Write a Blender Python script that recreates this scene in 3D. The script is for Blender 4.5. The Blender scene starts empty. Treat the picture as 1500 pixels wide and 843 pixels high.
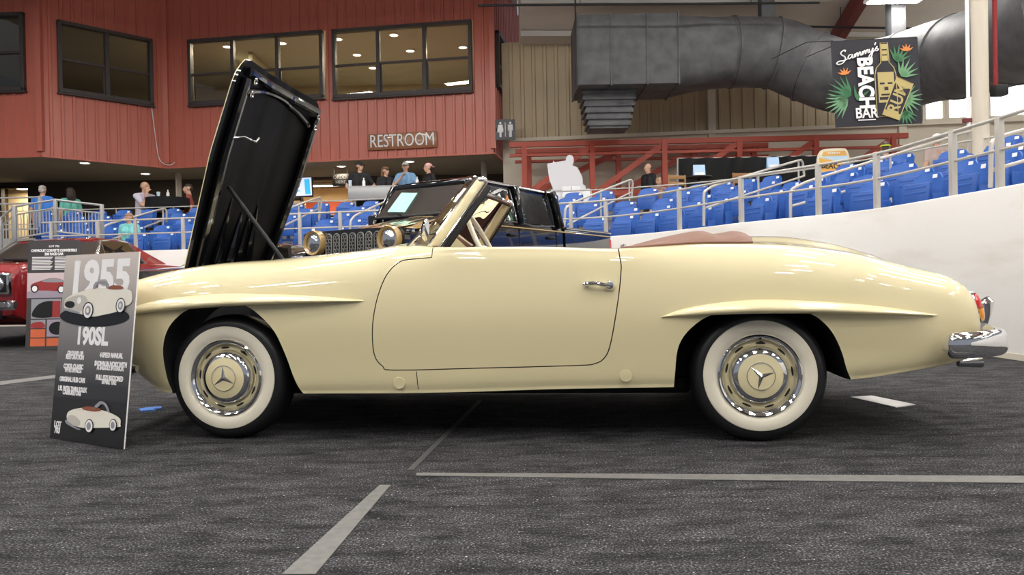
import bpy, bmesh, math, random
from mathutils import Vector, Matrix
from mathutils.bvhtree import BVHTree
random.seed(7)
S = bpy.context.scene
C = S.collection
PI = math.pi
# ------------------------------------------------------------------ camera, exposure, world
F, CAM_H = 1120.0, .712
PITCH, ROLL = (421.5-412)/F, .018
fw = Vector((0, math.cos(PITCH), -math.sin(PITCH)))
r0 = Vector((1, 0, 0)); u0 = r0.cross(fw)
rt = r0*math.cos(ROLL) - u0*math.sin(ROLL); up = rt.cross(fw)
cam_d = bpy.data.cameras.new('camera'); cam = bpy.data.objects.new('camera', cam_d); C.objects.link(cam)
cam.matrix_world = Matrix(((rt.x, up.x, -fw.x, 0), (rt.y, up.y, -fw.y, 0), (rt.z, up.z, -fw.z, CAM_H), (0, 0, 0, 1)))
cam_d.sensor_width = 36; cam_d.lens = 36*F/1500; cam_d.clip_start = .05; cam_d.clip_end = 200
S.camera = cam
S.view_settings.view_transform = 'Standard'; S.view_settings.look = 'None'
S.view_settings.gamma = 1; S.view_settings.use_curve_mapping = False
S.view_settings.exposure = -0.10
W = bpy.data.worlds.new('world'); S.world = W; W.use_nodes = True
W.node_tree.nodes['Background'].inputs[0].default_value = (.80, .87, 1, 1)
W.node_tree.nodes['Background'].inputs[1].default_value = .32
LAMP_STRENGTH = 88.0
def at(px, py, Y):
    d = fw + rt*((px-750)/F) - up*((py-421.5)/F)
    return Vector((0, 0, CAM_H)) + d*(Y/d.y)
def at_z(px, py, z):
    d = fw + rt*((px-750)/F) - up*((py-421.5)/F)
    return Vector((0, 0, CAM_H)) + d*((z-CAM_H)/d.z)
def proj(p):
    v = Vector(p)-Vector((0, 0, CAM_H)); z = v.dot(fw)
    return 750+F*v.dot(rt)/z, 421.5-F*v.dot(up)/z
# ------------------------------------------------------------------ materials
def mat(name, col, rough=.5, metal=0., coat=0., emit=None, estr=0., spec=.5, bump=None, trans=0., ior=1.45, mix=None, alpha=1.):
    m = bpy.data.materials.new(name); m.use_nodes = True; nt = m.node_tree; b = nt.nodes['Principled BSDF']
    b.inputs['Base Color'].default_value = (*col, 1); b.inputs['Roughness'].default_value = rough
    b.inputs['Metallic'].default_value = metal; b.inputs['Coat Weight'].default_value = coat
    b.inputs['Coat Roughness'].default_value = .03; b.inputs['Specular IOR Level'].default_value = spec
    b.inputs['Transmission Weight'].default_value = trans; b.inputs['IOR'].default_value = ior
    b.inputs['Alpha'].default_value = alpha
    if emit: b.inputs['Emission Color'].default_value = (*emit, 1); b.inputs['Emission Strength'].default_value = estr
    if mix:   # (other colour, noise scale, stretch, low, high): worn or mottled colour
        tc = nt.nodes.new('ShaderNodeTexCoord'); mp = nt.nodes.new('ShaderNodeMapping'); nz = nt.nodes.new('ShaderNodeTexNoise')
        mp.inputs['Scale'].default_value = mix[2]; nz.inputs['Scale'].default_value = mix[1]; nz.inputs['Detail'].default_value = 6
        rp = nt.nodes.new('ShaderNodeValToRGB'); rp.color_ramp.elements[0].position = mix[3]; rp.color_ramp.elements[1].position = mix[4]
        rp.color_ramp.elements[0].color = (*col, 1); rp.color_ramp.elements[1].color = (*mix[0], 1)
        nt.links.new(tc.outputs['Object'], mp.inputs[0]); nt.links.new(mp.outputs[0], nz.inputs[0]); nt.links.new(nz.outputs[0], rp.inputs[0])
        nt.links.new(rp.outputs[0], b.inputs['Base Color'])
    if bump:  # (noise scale, strength, distance)
        tc = nt.nodes.new('ShaderNodeTexCoord'); nz = nt.nodes.new('ShaderNodeTexNoise'); bp = nt.nodes.new('ShaderNodeBump')
        nz.inputs['Scale'].default_value = bump[0]; nz.inputs['Detail'].default_value = 4
        bp.inputs['Strength'].default_value = bump[1]; bp.inputs['Distance'].default_value = bump[2]
        nt.links.new(tc.outputs['Object'], nz.inputs[0]); nt.links.new(nz.outputs[0], bp.inputs['Height']); nt.links.new(bp.outputs[0], b.inputs['Normal'])
    return m
def glass_mat(name, col, tint=.8, rough=.0):
    m = bpy.data.materials.new(name); m.use_nodes = True; nt = m.node_tree; nt.nodes.remove(nt.nodes['Principled BSDF'])
    t = nt.nodes.new('ShaderNodeBsdfTransparent'); t.inputs[0].default_value = (col[0]*tint, col[1]*tint, col[2]*tint, 1)
    g = nt.nodes.new('ShaderNodeBsdfGlossy'); g.inputs['Roughness'].default_value = rough
    fr = nt.nodes.new('ShaderNodeFresnel'); fr.inputs[0].default_value = 1.5
    mx = nt.nodes.new('ShaderNodeMixShader'); out = nt.nodes['Material Output']
    nt.links.new(fr.outputs[0], mx.inputs[0]); nt.links.new(t.outputs[0], mx.inputs[1]); nt.links.new(g.outputs[0], mx.inputs[2]); nt.links.new(mx.outputs[0], out.inputs[0])
    return m
M = {}
def dm(key, *a, **k): M[key] = mat(key, *a, **k)
dm('cream', (.76, .665, .40), .35, coat=1.)
dm('chrome', (.86, .86, .88), .06, 1.)
dm('dull_chrome', (.55, .55, .57), .22, 1.)
dm('black_paint', (.004, .004, .005), .12, coat=1.)
dm('lining', (.003, .003, .0035), .42, spec=.16)
dm('black', (.008, .008, .009), .6)
dm('rubber', (.012, .012, .013), .42, bump=(60, .1, .002))
dm('whitewall', (.80, .74, .60), .45)
dm('brown_leather', (.19, .086, .055), .5, bump=(90, .15, .002))
dm('dark_leather', (.05, .022, .016), .5)
dm('ivory', (.82, .77, .60), .25)
dm('red_lens', (.55, .02, .015), .15, coat=1)
dm('amber_lens', (.8, .30, .03), .15, coat=1)
dm('white', (.85, .85, .85), .5)
dm('paper', (.86, .84, .83), .6)
dm('grey_paint', (.50, .475, .44), .4)
dm('silver_rail', (.42, .42, .42), .4, .3)
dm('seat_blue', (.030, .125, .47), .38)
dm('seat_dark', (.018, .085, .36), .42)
dm('steel_red', (.36, .06, .035), .5)
dm('maroon', (.16, .03, .03), .5)
dm('dark_frame', (.055, .045, .042), .45)
dm('beige_metal', (.47, .375, .24), .45)
dm('plaster', (.62, .56, .46), .8)
dm('wall_white', (.70, .68, .655), .6, mix=((.60, .555, .50), 1.6, (.5, .5, 2.2), .55, .8), bump=(5, .15, .02))
dm('duct', (.12, .12, .125), .62, .15, spec=.3, mix=((.075, .075, .08), 3, (1, 1, 1), .35, .7))
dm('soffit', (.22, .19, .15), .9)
dm('concrete', (.40, .37, .33), .85)
dm('skin', (.62, .36, .25), .5)
dm('gold', (.45, .30, .12), .4, .2)
dm('glass', (1, 1, 1)); M['glass'] = glass_mat('clear_glass', (1, 1, 1), .92); M['dark_glass'] = glass_mat('smoked_glass', (.3, .33, .34), .24)
M['green_glass'] = glass_mat('green_glass', (.8, .95, .9), .6); M['tint_glass'] = glass_mat('tint_glass', (.55, .85, .68), .85); M['pane'] = glass_mat('window_glass', (.9, .9, .85), .85)
dm('lamp', (1, 1, 1), emit=(1, .97, .92), estr=LAMP_STRENGTH)
dm('downlight', (1, 1, 1), emit=(1, .9, .75), estr=9.)
dm('warm_light', (1, 1, 1), emit=(1, .75, .4), estr=1.6)
dm('daylight', (1, 1, 1), emit=(.85, .93, 1), estr=3.2)
def m_carpet():
    m = mat('carpet_black', (.03, .03, .032), .95, spec=.2); nt = m.node_tree; b = nt.nodes['Principled BSDF']
    tc = nt.nodes.new('ShaderNodeTexCoord')
    def noise(sc, stretch, det=4, rough=.6):
        mp = nt.nodes.new('ShaderNodeMapping'); mp.inputs['Scale'].default_value = stretch
        n = nt.nodes.new('ShaderNodeTexNoise'); n.inputs['Scale'].default_value = sc; n.inputs['Detail'].default_value = det; n.inputs['Roughness'].default_value = rough
        nt.links.new(tc.outputs['Object'], mp.inputs[0]); nt.links.new(mp.outputs[0], n.inputs[0]); return n
    def ramp(n, stops):
        r = nt.nodes.new('ShaderNodeValToRGB'); e = r.color_ramp.elements
        for i, (p, c) in enumerate(stops):
            if i >= 2: e.new(p)
            e[i].position = p; e[i].color = (*c, 1)
        nt.links.new(n.outputs[0], r.inputs[0]); return r
    a = ramp(noise(150, (1, 1, 1), 2), [(.36, (.007, .007, .008)), (.56, (.042, .042, .046)), (.70, (.18, .178, .186))])
    d = ramp(noise(7, (.6, 1.8, 1), 8, .75), [(.38, (.30, .30, .30)), (.62, (1.6, 1.57, 1.54))])
    s = ramp(noise(95, (1, 1, 1), 1), [(.70, (0, 0, 0)), (.78, (.42, .40, .38))])
    mu = nt.nodes.new('ShaderNodeMix'); mu.data_type = 'RGBA'; mu.blend_type = 'MULTIPLY'; mu.inputs[0].default_value = 1
    ad = nt.nodes.new('ShaderNodeMix'); ad.data_type = 'RGBA'; ad.blend_type = 'ADD'; ad.inputs[0].default_value = 1
    nt.links.new(a.outputs[0], mu.inputs[6]); nt.links.new(d.outputs[0], mu.inputs[7]); nt.links.new(mu.outputs[2], ad.inputs[6]); nt.links.new(s.outputs[0], ad.inputs[7])
    nt.links.new(ad.outputs[2], b.inputs['Base Color'])
    bp = nt.nodes.new('ShaderNodeBump'); bp.inputs['Strength'].default_value = .5; bp.inputs['Distance'].default_value = .004
    n = noise(170, (1, 1, 1), 3); nt.links.new(n.outputs[0], bp.inputs['Height']); nt.links.new(bp.outputs[0], b.inputs['Normal'])
    return m
M['carpet'] = m_carpet()
# ------------------------------------------------------------------ mesh helpers
class MB:
    def __init__(s): s.bm = bmesh.new(); s.mi = 0; s.T = Matrix.Identity(4)
    def v(s, p): return s.bm.verts.new(s.T @ Vector(p))
    def f(s, vs):
        try: fc = s.bm.faces.new(vs); fc.material_index = s.mi; return fc
        except ValueError: return None
    def box(s, c, d, bev=0., R=None):
        c = Vector(c); R = R or Matrix.Identity(3); h = [x/2 for x in d]
        if bev <= 0:
            vs = [s.v(c + R @ Vector((sx*h[0], sy*h[1], sz*h[2]))) for sx in (-1, 1) for sy in (-1, 1) for sz in (-1, 1)]
            for q in ((0, 1, 3, 2), (4, 6, 7, 5), (0, 4, 5, 1), (2, 3, 7, 6), (0, 2, 6, 4), (1, 5, 7, 3)): s.f([vs[i] for i in q])
        else:
            t = bmesh.new(); bmesh.ops.create_cube(t, size=1)
            for q in t.verts: q.co = Vector((q.co.x*d[0], q.co.y*d[1], q.co.z*d[2]))
            bmesh.ops.bevel(t, geom=t.edges[:], offset=bev, segments=2, affect='EDGES', profile=.5)
            s.add(t, Matrix.Translation(c) @ R.to_4x4()); t.free()
        return s
    def add(s, t, X=None):
        X = X or Matrix.Identity(4); mp = {}
        for q in t.verts: mp[q] = s.v(X @ q.co)
        for fc in t.faces: s.f([mp[q] for q in fc.verts])
        return s
    def beam(s, a, b, w, h, upv=(0, 0, 1), bev=0.):
        a = Vector(a); b = Vector(b); x = (b-a); L = x.length; x.normalize(); upv = Vector(upv)
        if abs(x.dot(upv)) > .98: upv = Vector((0, 1, 0))
        y = upv.cross(x).normalized(); z = x.cross(y)
        return s.box((a+b)/2, (L, w, h), bev, Matrix((x, y, z)).transposed())
    def grid(s, rows, cu=False, cv=False, cap=False):
        vs = [[s.v(p) for p in r] for r in rows]; n = len(vs); k = len(vs[0])
        for i in range(n if cu else n-1):
            for j in range(k if cv else k-1):
                s.f([vs[i][j], vs[(i+1) % n][j], vs[(i+1) % n][(j+1) % k], vs[i][(j+1) % k]])
        if cap: s.f(vs[0]); s.f(vs[-1][::-1])
        return s
    def tube(s, pts, r, seg=8, closed=False, cap=True):
        pts = [Vector(p) for p in pts]; n = len(pts); rs = r if isinstance(r, (list, tuple)) else [r]*n
        rows = []; N = None
        for i, p in enumerate(pts):
            a = pts[(i-1) % n] if (closed or i > 0) else p; b = pts[(i+1) % n] if (closed or i < n-1) else p
            t = (b-a).normalized()
            if N is None:
                N = t.cross(Vector((0, 0, 1)));  N = N if N.length > .05 else t.cross(Vector((1, 0, 0)))
            N = (N - t*N.dot(t)).normalized(); B = t.cross(N)
            rows.append([p + (N*math.cos(2*PI*k/seg) + B*math.sin(2*PI*k/seg))*rs[i] for k in range(seg)])
        return s.grid(rows, cu=closed, cv=True, cap=cap and not closed)
    def cyl(s, a, b, r, seg=16, r2=None): return s.tube([a, b], [r, r if r2 is None else r2], seg)
    def lathe(s, prof, X=None, seg=32, cap=False):   # profile (radius, height) about local z
        X = X or Matrix.Identity(4)
        rows = [[X @ Vector((r*math.cos(2*PI*k/seg), r*math.sin(2*PI*k/seg), z)) for k in range(seg)] for r, z in prof]
        return s.grid(rows, cv=True, cap=cap)
    def prism(s, poly, o, x, y, depth):             # polygon in the frame (o, x, y), pushed along x cross y
        o = Vector(o); x = Vector(x); y = Vector(y); n = x.cross(y).normalized()*depth
        A = [s.v(o + x*a + y*b) for a, b in poly]; B = [s.v(o + x*a + y*b + n) for a, b in poly]
        s.f(A[::-1]); s.f(B); k = len(A)
        for i in range(k): s.f([A[i], A[(i+1) % k], B[(i+1) % k], B[i]])
        return s
    def ball(s, c, r, seg=16, X=None):
        r = r if isinstance(r, (list, tuple)) else (r, r, r); t = bmesh.new(); bmesh.ops.create_uvsphere(t, u_segments=seg, v_segments=max(6, seg*2//3), radius=1)
        s.add(t, Matrix.Translation(Vector(c)) @ (X or Matrix.Identity(4)) @ Matrix.Diagonal((*r, 1))); t.free(); return s
    def mesh(s, name, mats, smooth=True, ang=35):
        bmesh.ops.remove_doubles(s.bm, verts=s.bm.verts[:], dist=1e-5)
        bmesh.ops.recalc_face_normals(s.bm, faces=s.bm.faces[:])
        if smooth:
            for fc in s.bm.faces: fc.smooth = True
            for e in s.bm.edges:
                if len(e.link_faces) == 2 and e.calc_face_angle(0) > math.radians(ang): e.smooth = False
        me = bpy.data.meshes.new(name); s.bm.to_mesh(me); s.bm.free()
        for m in (mats if isinstance(mats, (list, tuple)) else [mats]): me.materials.append(M[m] if isinstance(m, str) else m)
        return me
    def build(s, name, mats, parent=None, smooth=True, ang=35, **tags):
        o = bpy.data.objects.new(name, s.mesh(name, mats, smooth, ang)); C.objects.link(o); o.parent = parent
        for k, v in tags.items(): o[k] = v
        return o
def tag(o, label, cat, group=None, kind=None):
    o['label'] = label; o['category'] = cat
    if group: o['group'] = group
    if kind: o['kind'] = kind
    return o
def thing(name, label, cat, loc=(0, 0, 0), rz=0, group=None):
    o = bpy.data.objects.new(name, None); C.objects.link(o); o.location = loc; o.rotation_euler = (0, 0, rz); o.empty_display_size = .1
    return tag(o, label, cat, group)
def struct(o): o['kind'] = 'structure'; return o
def copy_tree(o, parent=None):
    c = o.copy(); C.objects.link(c); c.parent = parent
    for ch in list(o.children): copy_tree(ch, c)
    return c
def dup(o, loc, rz, label, group=None, name=None):
    c = copy_tree(o); c.location = loc; c.rotation_euler = (0, 0, rz); c['label'] = label
    if group: c['group'] = group
    return c
def boolean(o, cutter, op='DIFFERENCE'):
    md = o.modifiers.new('b', 'BOOLEAN'); md.operation = op; md.object = cutter; md.solver = 'EXACT'
    try: md.material_mode = 'INDEX'
    except Exception: pass
    dg = bpy.context.evaluated_depsgraph_get(); dg.update()
    me = bpy.data.meshes.new_from_object(o.evaluated_get(dg)); o.modifiers.clear(); old = o.data; o.data = me
    cm = cutter.data; bpy.data.objects.remove(cutter); bpy.data.meshes.remove(cm); bpy.data.meshes.remove(old)
def sharpen(o, ang=32):
    bm = bmesh.new(); bm.from_mesh(o.data)
    for fc in bm.faces: fc.smooth = True
    for e in bm.edges: e.smooth = not (len(e.link_faces) == 2 and e.calc_face_angle(0) > math.radians(ang))
    bm.to_mesh(o.data); bm.free()
def loose(name, mb, mats):
    o = bpy.data.objects.new(name, mb.mesh(name, mats, False)); C.objects.link(o); return o
def lerp_tab(tab, x):                                # smooth monotone interpolation in a list of (x, value)
    n = len(tab)
    if x <= tab[0][0]: return tab[0][1]
    if x >= tab[-1][0]: return tab[-1][1]
    i = max(k for k in range(n-1) if tab[k][0] <= x)
    d = [(tab[k+1][1]-tab[k][1])/(tab[k+1][0]-tab[k][0]) for k in range(n-1)]
    def slope(k):
        if k == 0: return d[0]
        if k == n-1: return d[-1]
        return 0 if d[k-1]*d[k] <= 0 else 2*d[k-1]*d[k]/(d[k-1]+d[k])
    h = tab[i+1][0]-tab[i][0]; t = (x-tab[i][0])/h
    return (2*t**3-3*t*t+1)*tab[i][1] + (t**3-2*t*t+t)*h*slope(i) + (-2*t**3+3*t*t)*tab[i+1][1] + (t**3-t*t)*h*slope(i+1)
def catmull(P, n, closed=False):
    P = [Vector(p) for p in P]; k = len(P); out = []
    for i in range(k if closed else k-1):
        p1, p2 = P[i], P[(i+1) % k]
        p0 = P[(i-1) % k] if (closed or i > 0) else p1*2-p2
        p3 = P[(i+2) % k] if (closed or i < k-2) else p2*2-p1
        for j in range(n):
            t = j/n; out.append(.5*((2*p1) + (p2-p0)*t + (2*p0-5*p1+4*p2-p3)*t*t + (3*p1-p0-3*p2+p3)*t**3))
    if not closed: out.append(P[-1])
    return out
_font = {}
def text(s, size, m, parent, X, name='lettering', ext=.002, bold=0., sx=1., align='CENTER', shear=0., **tags):
    cu = bpy.data.curves.new(name, 'FONT'); cu.body = s; cu.size = size; cu.extrude = ext; cu.offset = bold; cu.align_x = align; cu.align_y = 'CENTER'; cu.shear = shear; cu.resolution_u = 3
    t = bpy.data.objects.new(name, cu); C.objects.link(t); dg = bpy.context.evaluated_depsgraph_get(); dg.update()
    me = bpy.data.meshes.new_from_object(t.evaluated_get(dg)); bpy.data.objects.remove(t)
    me.transform(X @ Matrix.Diagonal((sx, 1, 1, 1))); me.materials.clear(); me.materials.append(M[m] if isinstance(m, str) else m); me.name = name
    o = bpy.data.objects.new(name, me); C.objects.link(o); o.parent = parent
    for k, v in tags.items(): o[k] = v
    return o
def frame(o, x, y):
    x = Vector(x).normalized(); y = Vector(y); y = (y-x*y.dot(x)).normalized(); z = x.cross(y); o = Vector(o)
    return Matrix(((x.x, y.x, z.x, o.x), (x.y, y.y, z.y, o.y), (x.z, y.z, z.z, o.z), (0, 0, 0, 1)))
# ------------------------------------------------------------------ the setting
Z = Vector((0, 0, 1))
def flat_strip(name, pts, m, th=.002, z=.001):
    ps = [at_z(a, b, 0) for a, b in pts]
    return MB().prism([(p.x, p.y) for p in ps], (0, 0, z), (1, 0, 0), (0, 1, 0), th).build(name, m, smooth=False)
struct(MB().box((-1, 5, -.05), (40, 44, .1)).build('floor', 'carpet', smooth=False))
dm('tape', (.155, .15, .14), .55, mix=((.11, .11, .11), 30, (1, 1, 1), .4, .7)); dm('tape_dark', (.06, .06, .06), .6)
tag(flat_strip('floor_tape', [(413, 843), (556, 712), (572, 712), (462, 843)], 'tape'), 'wide grey tape strip running towards the camera over the black carpet', 'tape')
tag(flat_strip('floor_tape', [(596, 690), (700, 588), (706, 588), (606, 690)], 'tape_dark'), 'narrow dark seam tape running under the cream convertible', 'tape')
tag(flat_strip('floor_tape', [(610, 694), (1100, 696.5), (1620, 699.5), (1620, 710), (1100, 705), (610, 698)], 'tape'), 'long grey tape strip lying across the carpet behind the wide strip', 'tape')
tag(flat_strip('floor_tape', [(-40, 564), (110, 547), (110, 551), (-40, 570)], 'tape'), 'short grey tape strip leading behind the tall 1955 board', 'tape')
p_ = flat_strip('paper_sheet', [(1246, 583), (1277, 581), (1341, 594), (1312, 598)], 'paper', .004)
tag(p_, 'blank white paper sheet lying on the carpet behind the rear wheel', 'paper')
dm('blue_tape', (.05, .2, .62), .5)
tag(flat_strip('tape_scrap', [(203, 601), (214, 599), (236, 597), (237, 600), (225, 601), (229, 603), (219, 603), (208, 604)], 'blue_tape', .006), 'small crumpled scrap of blue tape on the carpet by the front wheel', 'tape')

WALL_PTS = [(-16, 15.3), (-11, 15.1), (-6.54, 14.5), (-2, 13.55), (1.0, 12.9), (2.0, 12.1), (2.70, 10.7), (3.02, 9.9), (3.84, 8.43), (4.02, 6.93), (4.08, 5.9), (4.12, 3), (4.15, -4)]
wall_path = [Vector((p.x, p.y, 0)) for p in catmull([(a, b, 0) for a, b in WALL_PTS], 14)]
def resample(P, step):
    out = [P[0]]; acc = 0
    for a, b in zip(P, P[1:]):
        L = (b-a).length
        while acc + L >= step:
            a = a + (b-a)*((step-acc)/L); L = (b-a).length; acc = 0; out.append(a.copy())
        acc += L
    return out
wall_path = resample(wall_path, .2)
def normals(P):
    N = []
    for i in range(len(P)):
        t = (P[min(i+4, len(P)-1)]-P[max(i-4, 0)]).normalized(); N.append(Vector((-t.y, t.x, 0)))
    return N
wall_n = normals(wall_path); WALL_Z = 1.42
def off(i, d, z): return wall_path[i] + wall_n[i]*d + Z*z
mb = MB(); mb.grid([[off(i, 0, 0), off(i, 0, WALL_Z-.015), off(i, .015, WALL_Z), off(i, .24, WALL_Z), off(i, .24, .6)] for i in range(len(wall_path))])
struct(mb.build('wall_right', 'wall_white', ang=50))
mb = MB(); mb.grid([[off(i, -.012, 0), off(i, -.012, .05), off(i, 0, .05)] for i in range(len(wall_path))]); struct(mb.build('baseboard_right', 'plaster', ang=50))
ROWS, ROW_RUN, ROW_RISE, ROW_Z = 5, .80, .205, 1.0
mb = MB(); prof = [(.24, .6), (.24, ROW_Z)]
for k in range(ROWS): prof += [(.24+ROW_RUN*(k+1), ROW_Z+ROW_RISE*k), (.24+ROW_RUN*(k+1), ROW_Z+ROW_RISE*(k+1))]
DECK_Z = ROW_Z+ROW_RISE*ROWS; DECK_OFF = .24+ROW_RUN*ROWS
prof += [(DECK_OFF+14, DECK_Z)]
mb.grid([[off(i, a, z) for a, z in prof] for i in range(0, len(wall_path), 2)])
struct(mb.build('floor_terrace', 'concrete', ang=30))

def plane_hit(px, py, P, n):
    d = fw + rt*((px-750)/F) - up*((py-421.5)/F); o = Vector((0, 0, CAM_H)); return o + d*((P-o).dot(n)/d.dot(n))
def ribbed_wall(name, a, b, z0, z1, m, holes=(), pitch=.30, depth=.035, rib=.06):
    """vertical ribbed metal sheet from a to b (plan points); holes are (s0, s1, z0, z1)"""
    a = Vector((a[0], a[1], 0)); b = Vector((b[0], b[1], 0)); t = (b-a).normalized(); L = (b-a).length; n = Vector((t.y, -t.x, 0))
    ss = []; s = 0
    while s < L:
        for q, o in ((0, 0), (pitch-rib*1.6, 0), (pitch-rib*1.3, depth), (pitch-rib*.3, depth)):
            if s+q < L: ss.append((s+q, o))
        s += pitch
    ss.append((L, 0)); zs = sorted({z0, z1} | {h[2] for h in holes} | {h[3] for h in holes}); mb = MB(); c = {}
    def vt(i, z):
        if (i, z) not in c: c[i, z] = mb.v(a + t*ss[i][0] + n*ss[i][1] + Z*z)
        return c[i, z]
    for i in range(len(ss)-1):
        for z, y in zip(zs, zs[1:]):
            cs = (ss[i][0]+ss[i+1][0])/2; cz = (z+y)/2
            if any(h[0]-.02 < cs < h[1]+.02 and h[2] < cz < h[3] for h in holes): continue
            mb.f([vt(i, z), vt(i+1, z), vt(i+1, y), vt(i, y)])
    return struct(mb.build(name, m, smooth=False)), a, t, n
def window(name, a, t, n, s0, s1, z0, z1, lights=2, transom=.45, fr=.10, proud=.07, pane='pane', fm='dark_frame'):
    """aluminium window in a wall: frame, mullions, one transom, a pane per light; top lights above, sliding lights below"""
    R = Matrix((t, -n, Z)).transposed(); P = lambda s, z, d=0.: a + t*s + Z*z + n*d
    w = s1-s0; h = z1-z0; f = MB()
    for s in (s0+fr/2, s1-fr/2): f.box(P(s, (z0+z1)/2, proud/2), (fr, proud+.12, h), .008, R)
    for z in (z0+fr/2, z1-fr/2): f.box(P((s0+s1)/2, z, proud/2), (w, proud+.12, fr), .008, R)
    f.box(P((s0+s1)/2, z0-.03, proud/2+.03), (w+.06, proud+.1, .05), .008, R)
    zt = z0 + h*transom
    for k in range(1, lights): f.box(P(s0+w*k/lights, (z0+z1)/2, proud/2-.01), (fr*1.1, proud+.08, h-fr), .006, R)
    o = struct(f.build(name, fm, smooth=False))
    for k in range(lights):
        l = s0+w*k/lights; r = s0+w*(k+1)/lights
        b = MB(); b.box(P((l+r)/2, zt, proud/2-.02), (w/lights-fr*.9, proud, .07), .004, R)
        b.box(P((l+r)/2, z0+fr+.02, proud/2-.04), (w/lights-fr*.9, proud*.7, .06), .004, R)
        for s in (l+fr*.75, r-fr*.75): b.box(P(s, (z0+zt)/2, proud/2-.04), (.045, proud*.7, zt-z0-fr), .004, R)
        b.build('sash', fm, o, smooth=False)
        g = MB(); g.box(P((l+r)/2, (z0+z1)/2, -.02), (w/lights-.02, .008, h-.05), 0, R); g.build('pane', pane, o, smooth=False)
    return o
# red upper building on its soffit
dm('red_wall', (.52, .145, .10), .3, spec=.5)
SOFFIT_Z = 4.6; TOP_Z = 10.2
cA = at_z(-215, 229, SOFFIT_Z); cB = at_z(61, 222, SOFFIT_Z); cC = at_z(246, 240, SOFFIT_Z); cD = at_z(723, 218, SOFFIT_Z); cE = at_z(766, 256, SOFFIT_Z)
def facet(name, p, q, wins, nm):
    a = Vector((p.x, p.y, 0)); t = (Vector((q.x, q.y, 0))-a).normalized(); n = Vector((t.y, -t.x, 0)); hs = []; info = []
    for (x0, y0, x1, y1, x2, y2, x3, y3, lights, tr) in wins:    # pixel corners: top left, top right, bottom right, bottom left
        c = [plane_hit(x, y, a, n) for x, y in ((x0, y0), (x1, y1), (x2, y2), (x3, y3))]
        s = [(k-a).dot(t) for k in c]; s0 = (s[0]+s[3])/2; s1 = (s[1]+s[2])/2; z1 = (c[0].z+c[1].z)/2; z0 = (c[2].z+c[3].z)/2
        hs.append((s0, s1, z0, z1)); info.append((s0, s1, z0, z1, lights, tr))
    ribbed_wall(name, p, q, SOFFIT_Z-.12, TOP_Z, 'red_wall', hs)
    for i, w in enumerate(info): window(nm[i], a, t, n, *w[:4], lights=w[4], transom=w[5])
    return a, t, n
facet('wall_left', cA, cB, [(-75, 20, 37, 22, 39, 134, -75, 137, 2, .5)], ['window_1'])
facet('wall_front', cB, cC, [(80, 30, 219, 57, 226, 155, 87, 137, 2, .47)], ['window_2'])
fC = facet('wall_center', cC, cD, [(275, 59, 473, 46, 476, 144, 281, 156, 3, .47), (485, 44, 691, 31, 693, 135, 492, 145, 3, .48)], ['window_3', 'window_4'])
fE = facet('wall_side', cD, cE, [(724.5, 42, 758, 103, 758, 168, 726, 126, 4, .45)], ['window_5'])
for p, q, nm in ((cA, cB, 'trim_1'), (cB, cC, 'trim_2'), (cC, cD, 'trim_3'), (cD, cE, 'trim_4')):    # folded metal edge along the bottom of the red sheets
    struct(MB().beam((p.x, p.y, SOFFIT_Z-.13), (q.x, q.y, SOFFIT_Z-.13), .09, .05).build(nm, 'red_wall', smooth=False))
for p, nm in ((cB, 'trim_5'), (cC, 'trim_6'), (cD, 'trim_7')):
    struct(MB().box((p.x, p.y-.03, (SOFFIT_Z+TOP_Z)/2), (.16, .13, TOP_Z-SOFFIT_Z)).build(nm, 'red_wall', smooth=False))
poly = [(cA.x, cA.y+.07), (cB.x-.02, cB.y+.09), (cC.x, cC.y+.09), (cD.x-.08, cD.y+.09), (cE.x-.09, cE.y), (cE.x, 31), (cA.x, 31)]
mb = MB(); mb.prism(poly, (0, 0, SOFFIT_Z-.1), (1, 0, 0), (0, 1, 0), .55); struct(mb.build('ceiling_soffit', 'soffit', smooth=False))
dm('room_wall', (.33, .31, .21), .9); dm('room_ceiling', (.36, .36, .31), .9)
struct(MB().box((cA.x-.1, 24, 5.8), (.2, 15, 8.6)).build('wall_end', 'dark_frame', smooth=False))
# rooms behind the upper windows
mb = MB(); mb.prism([(x, y+.15) for x, y in poly[:4]] + [(cD.x+.6, 31), (cA.x, 31)], (0, 0, 8.62), (1, 0, 0), (0, 1, 0), .06); struct(mb.build('ceiling_room', 'room_ceiling', smooth=False))
mb = MB(); mb.box((-8, 30.6, 6.8), (20, .1, 3.7)); mb.box((-3.4, 29.9, 5.7), (5, .9, 1.4), .02); struct(mb.build('wall_room', 'room_wall', smooth=False))
mb = MB(); mb.box((-8.7, 28.2, 6.9), (.12, 4.6, 3.5)); struct(mb.build('partition_room', 'room_wall', smooth=False))
def lamp_light(o, loc, size, power, col=(1, .85, .65)):
    l = bpy.data.lights.new('lamp_light', 'AREA'); l.shape = 'DISK'; l.size = size; l.energy = power; l.color = col
    e = bpy.data.objects.new('lamp_light', l); C.objects.link(e); e.location = loc; e.parent = o; return e
def downlight(loc, power, label, group):
    t = thing('downlight', label, 'ceiling light', loc, 0, group)
    MB().lathe([(.10, 0), (.17, 0), (.17, -.03), (.13, -.03)], seg=20).build('trim_ring', 'white', t)
    MB().lathe([(.001, -.012), (.13, -.012), (.13, -.022), (.001, -.022)], seg=20).build('diffuser', 'downlight', t)
    lamp_light(t, (0, 0, -.06), .25, power); return t
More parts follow.
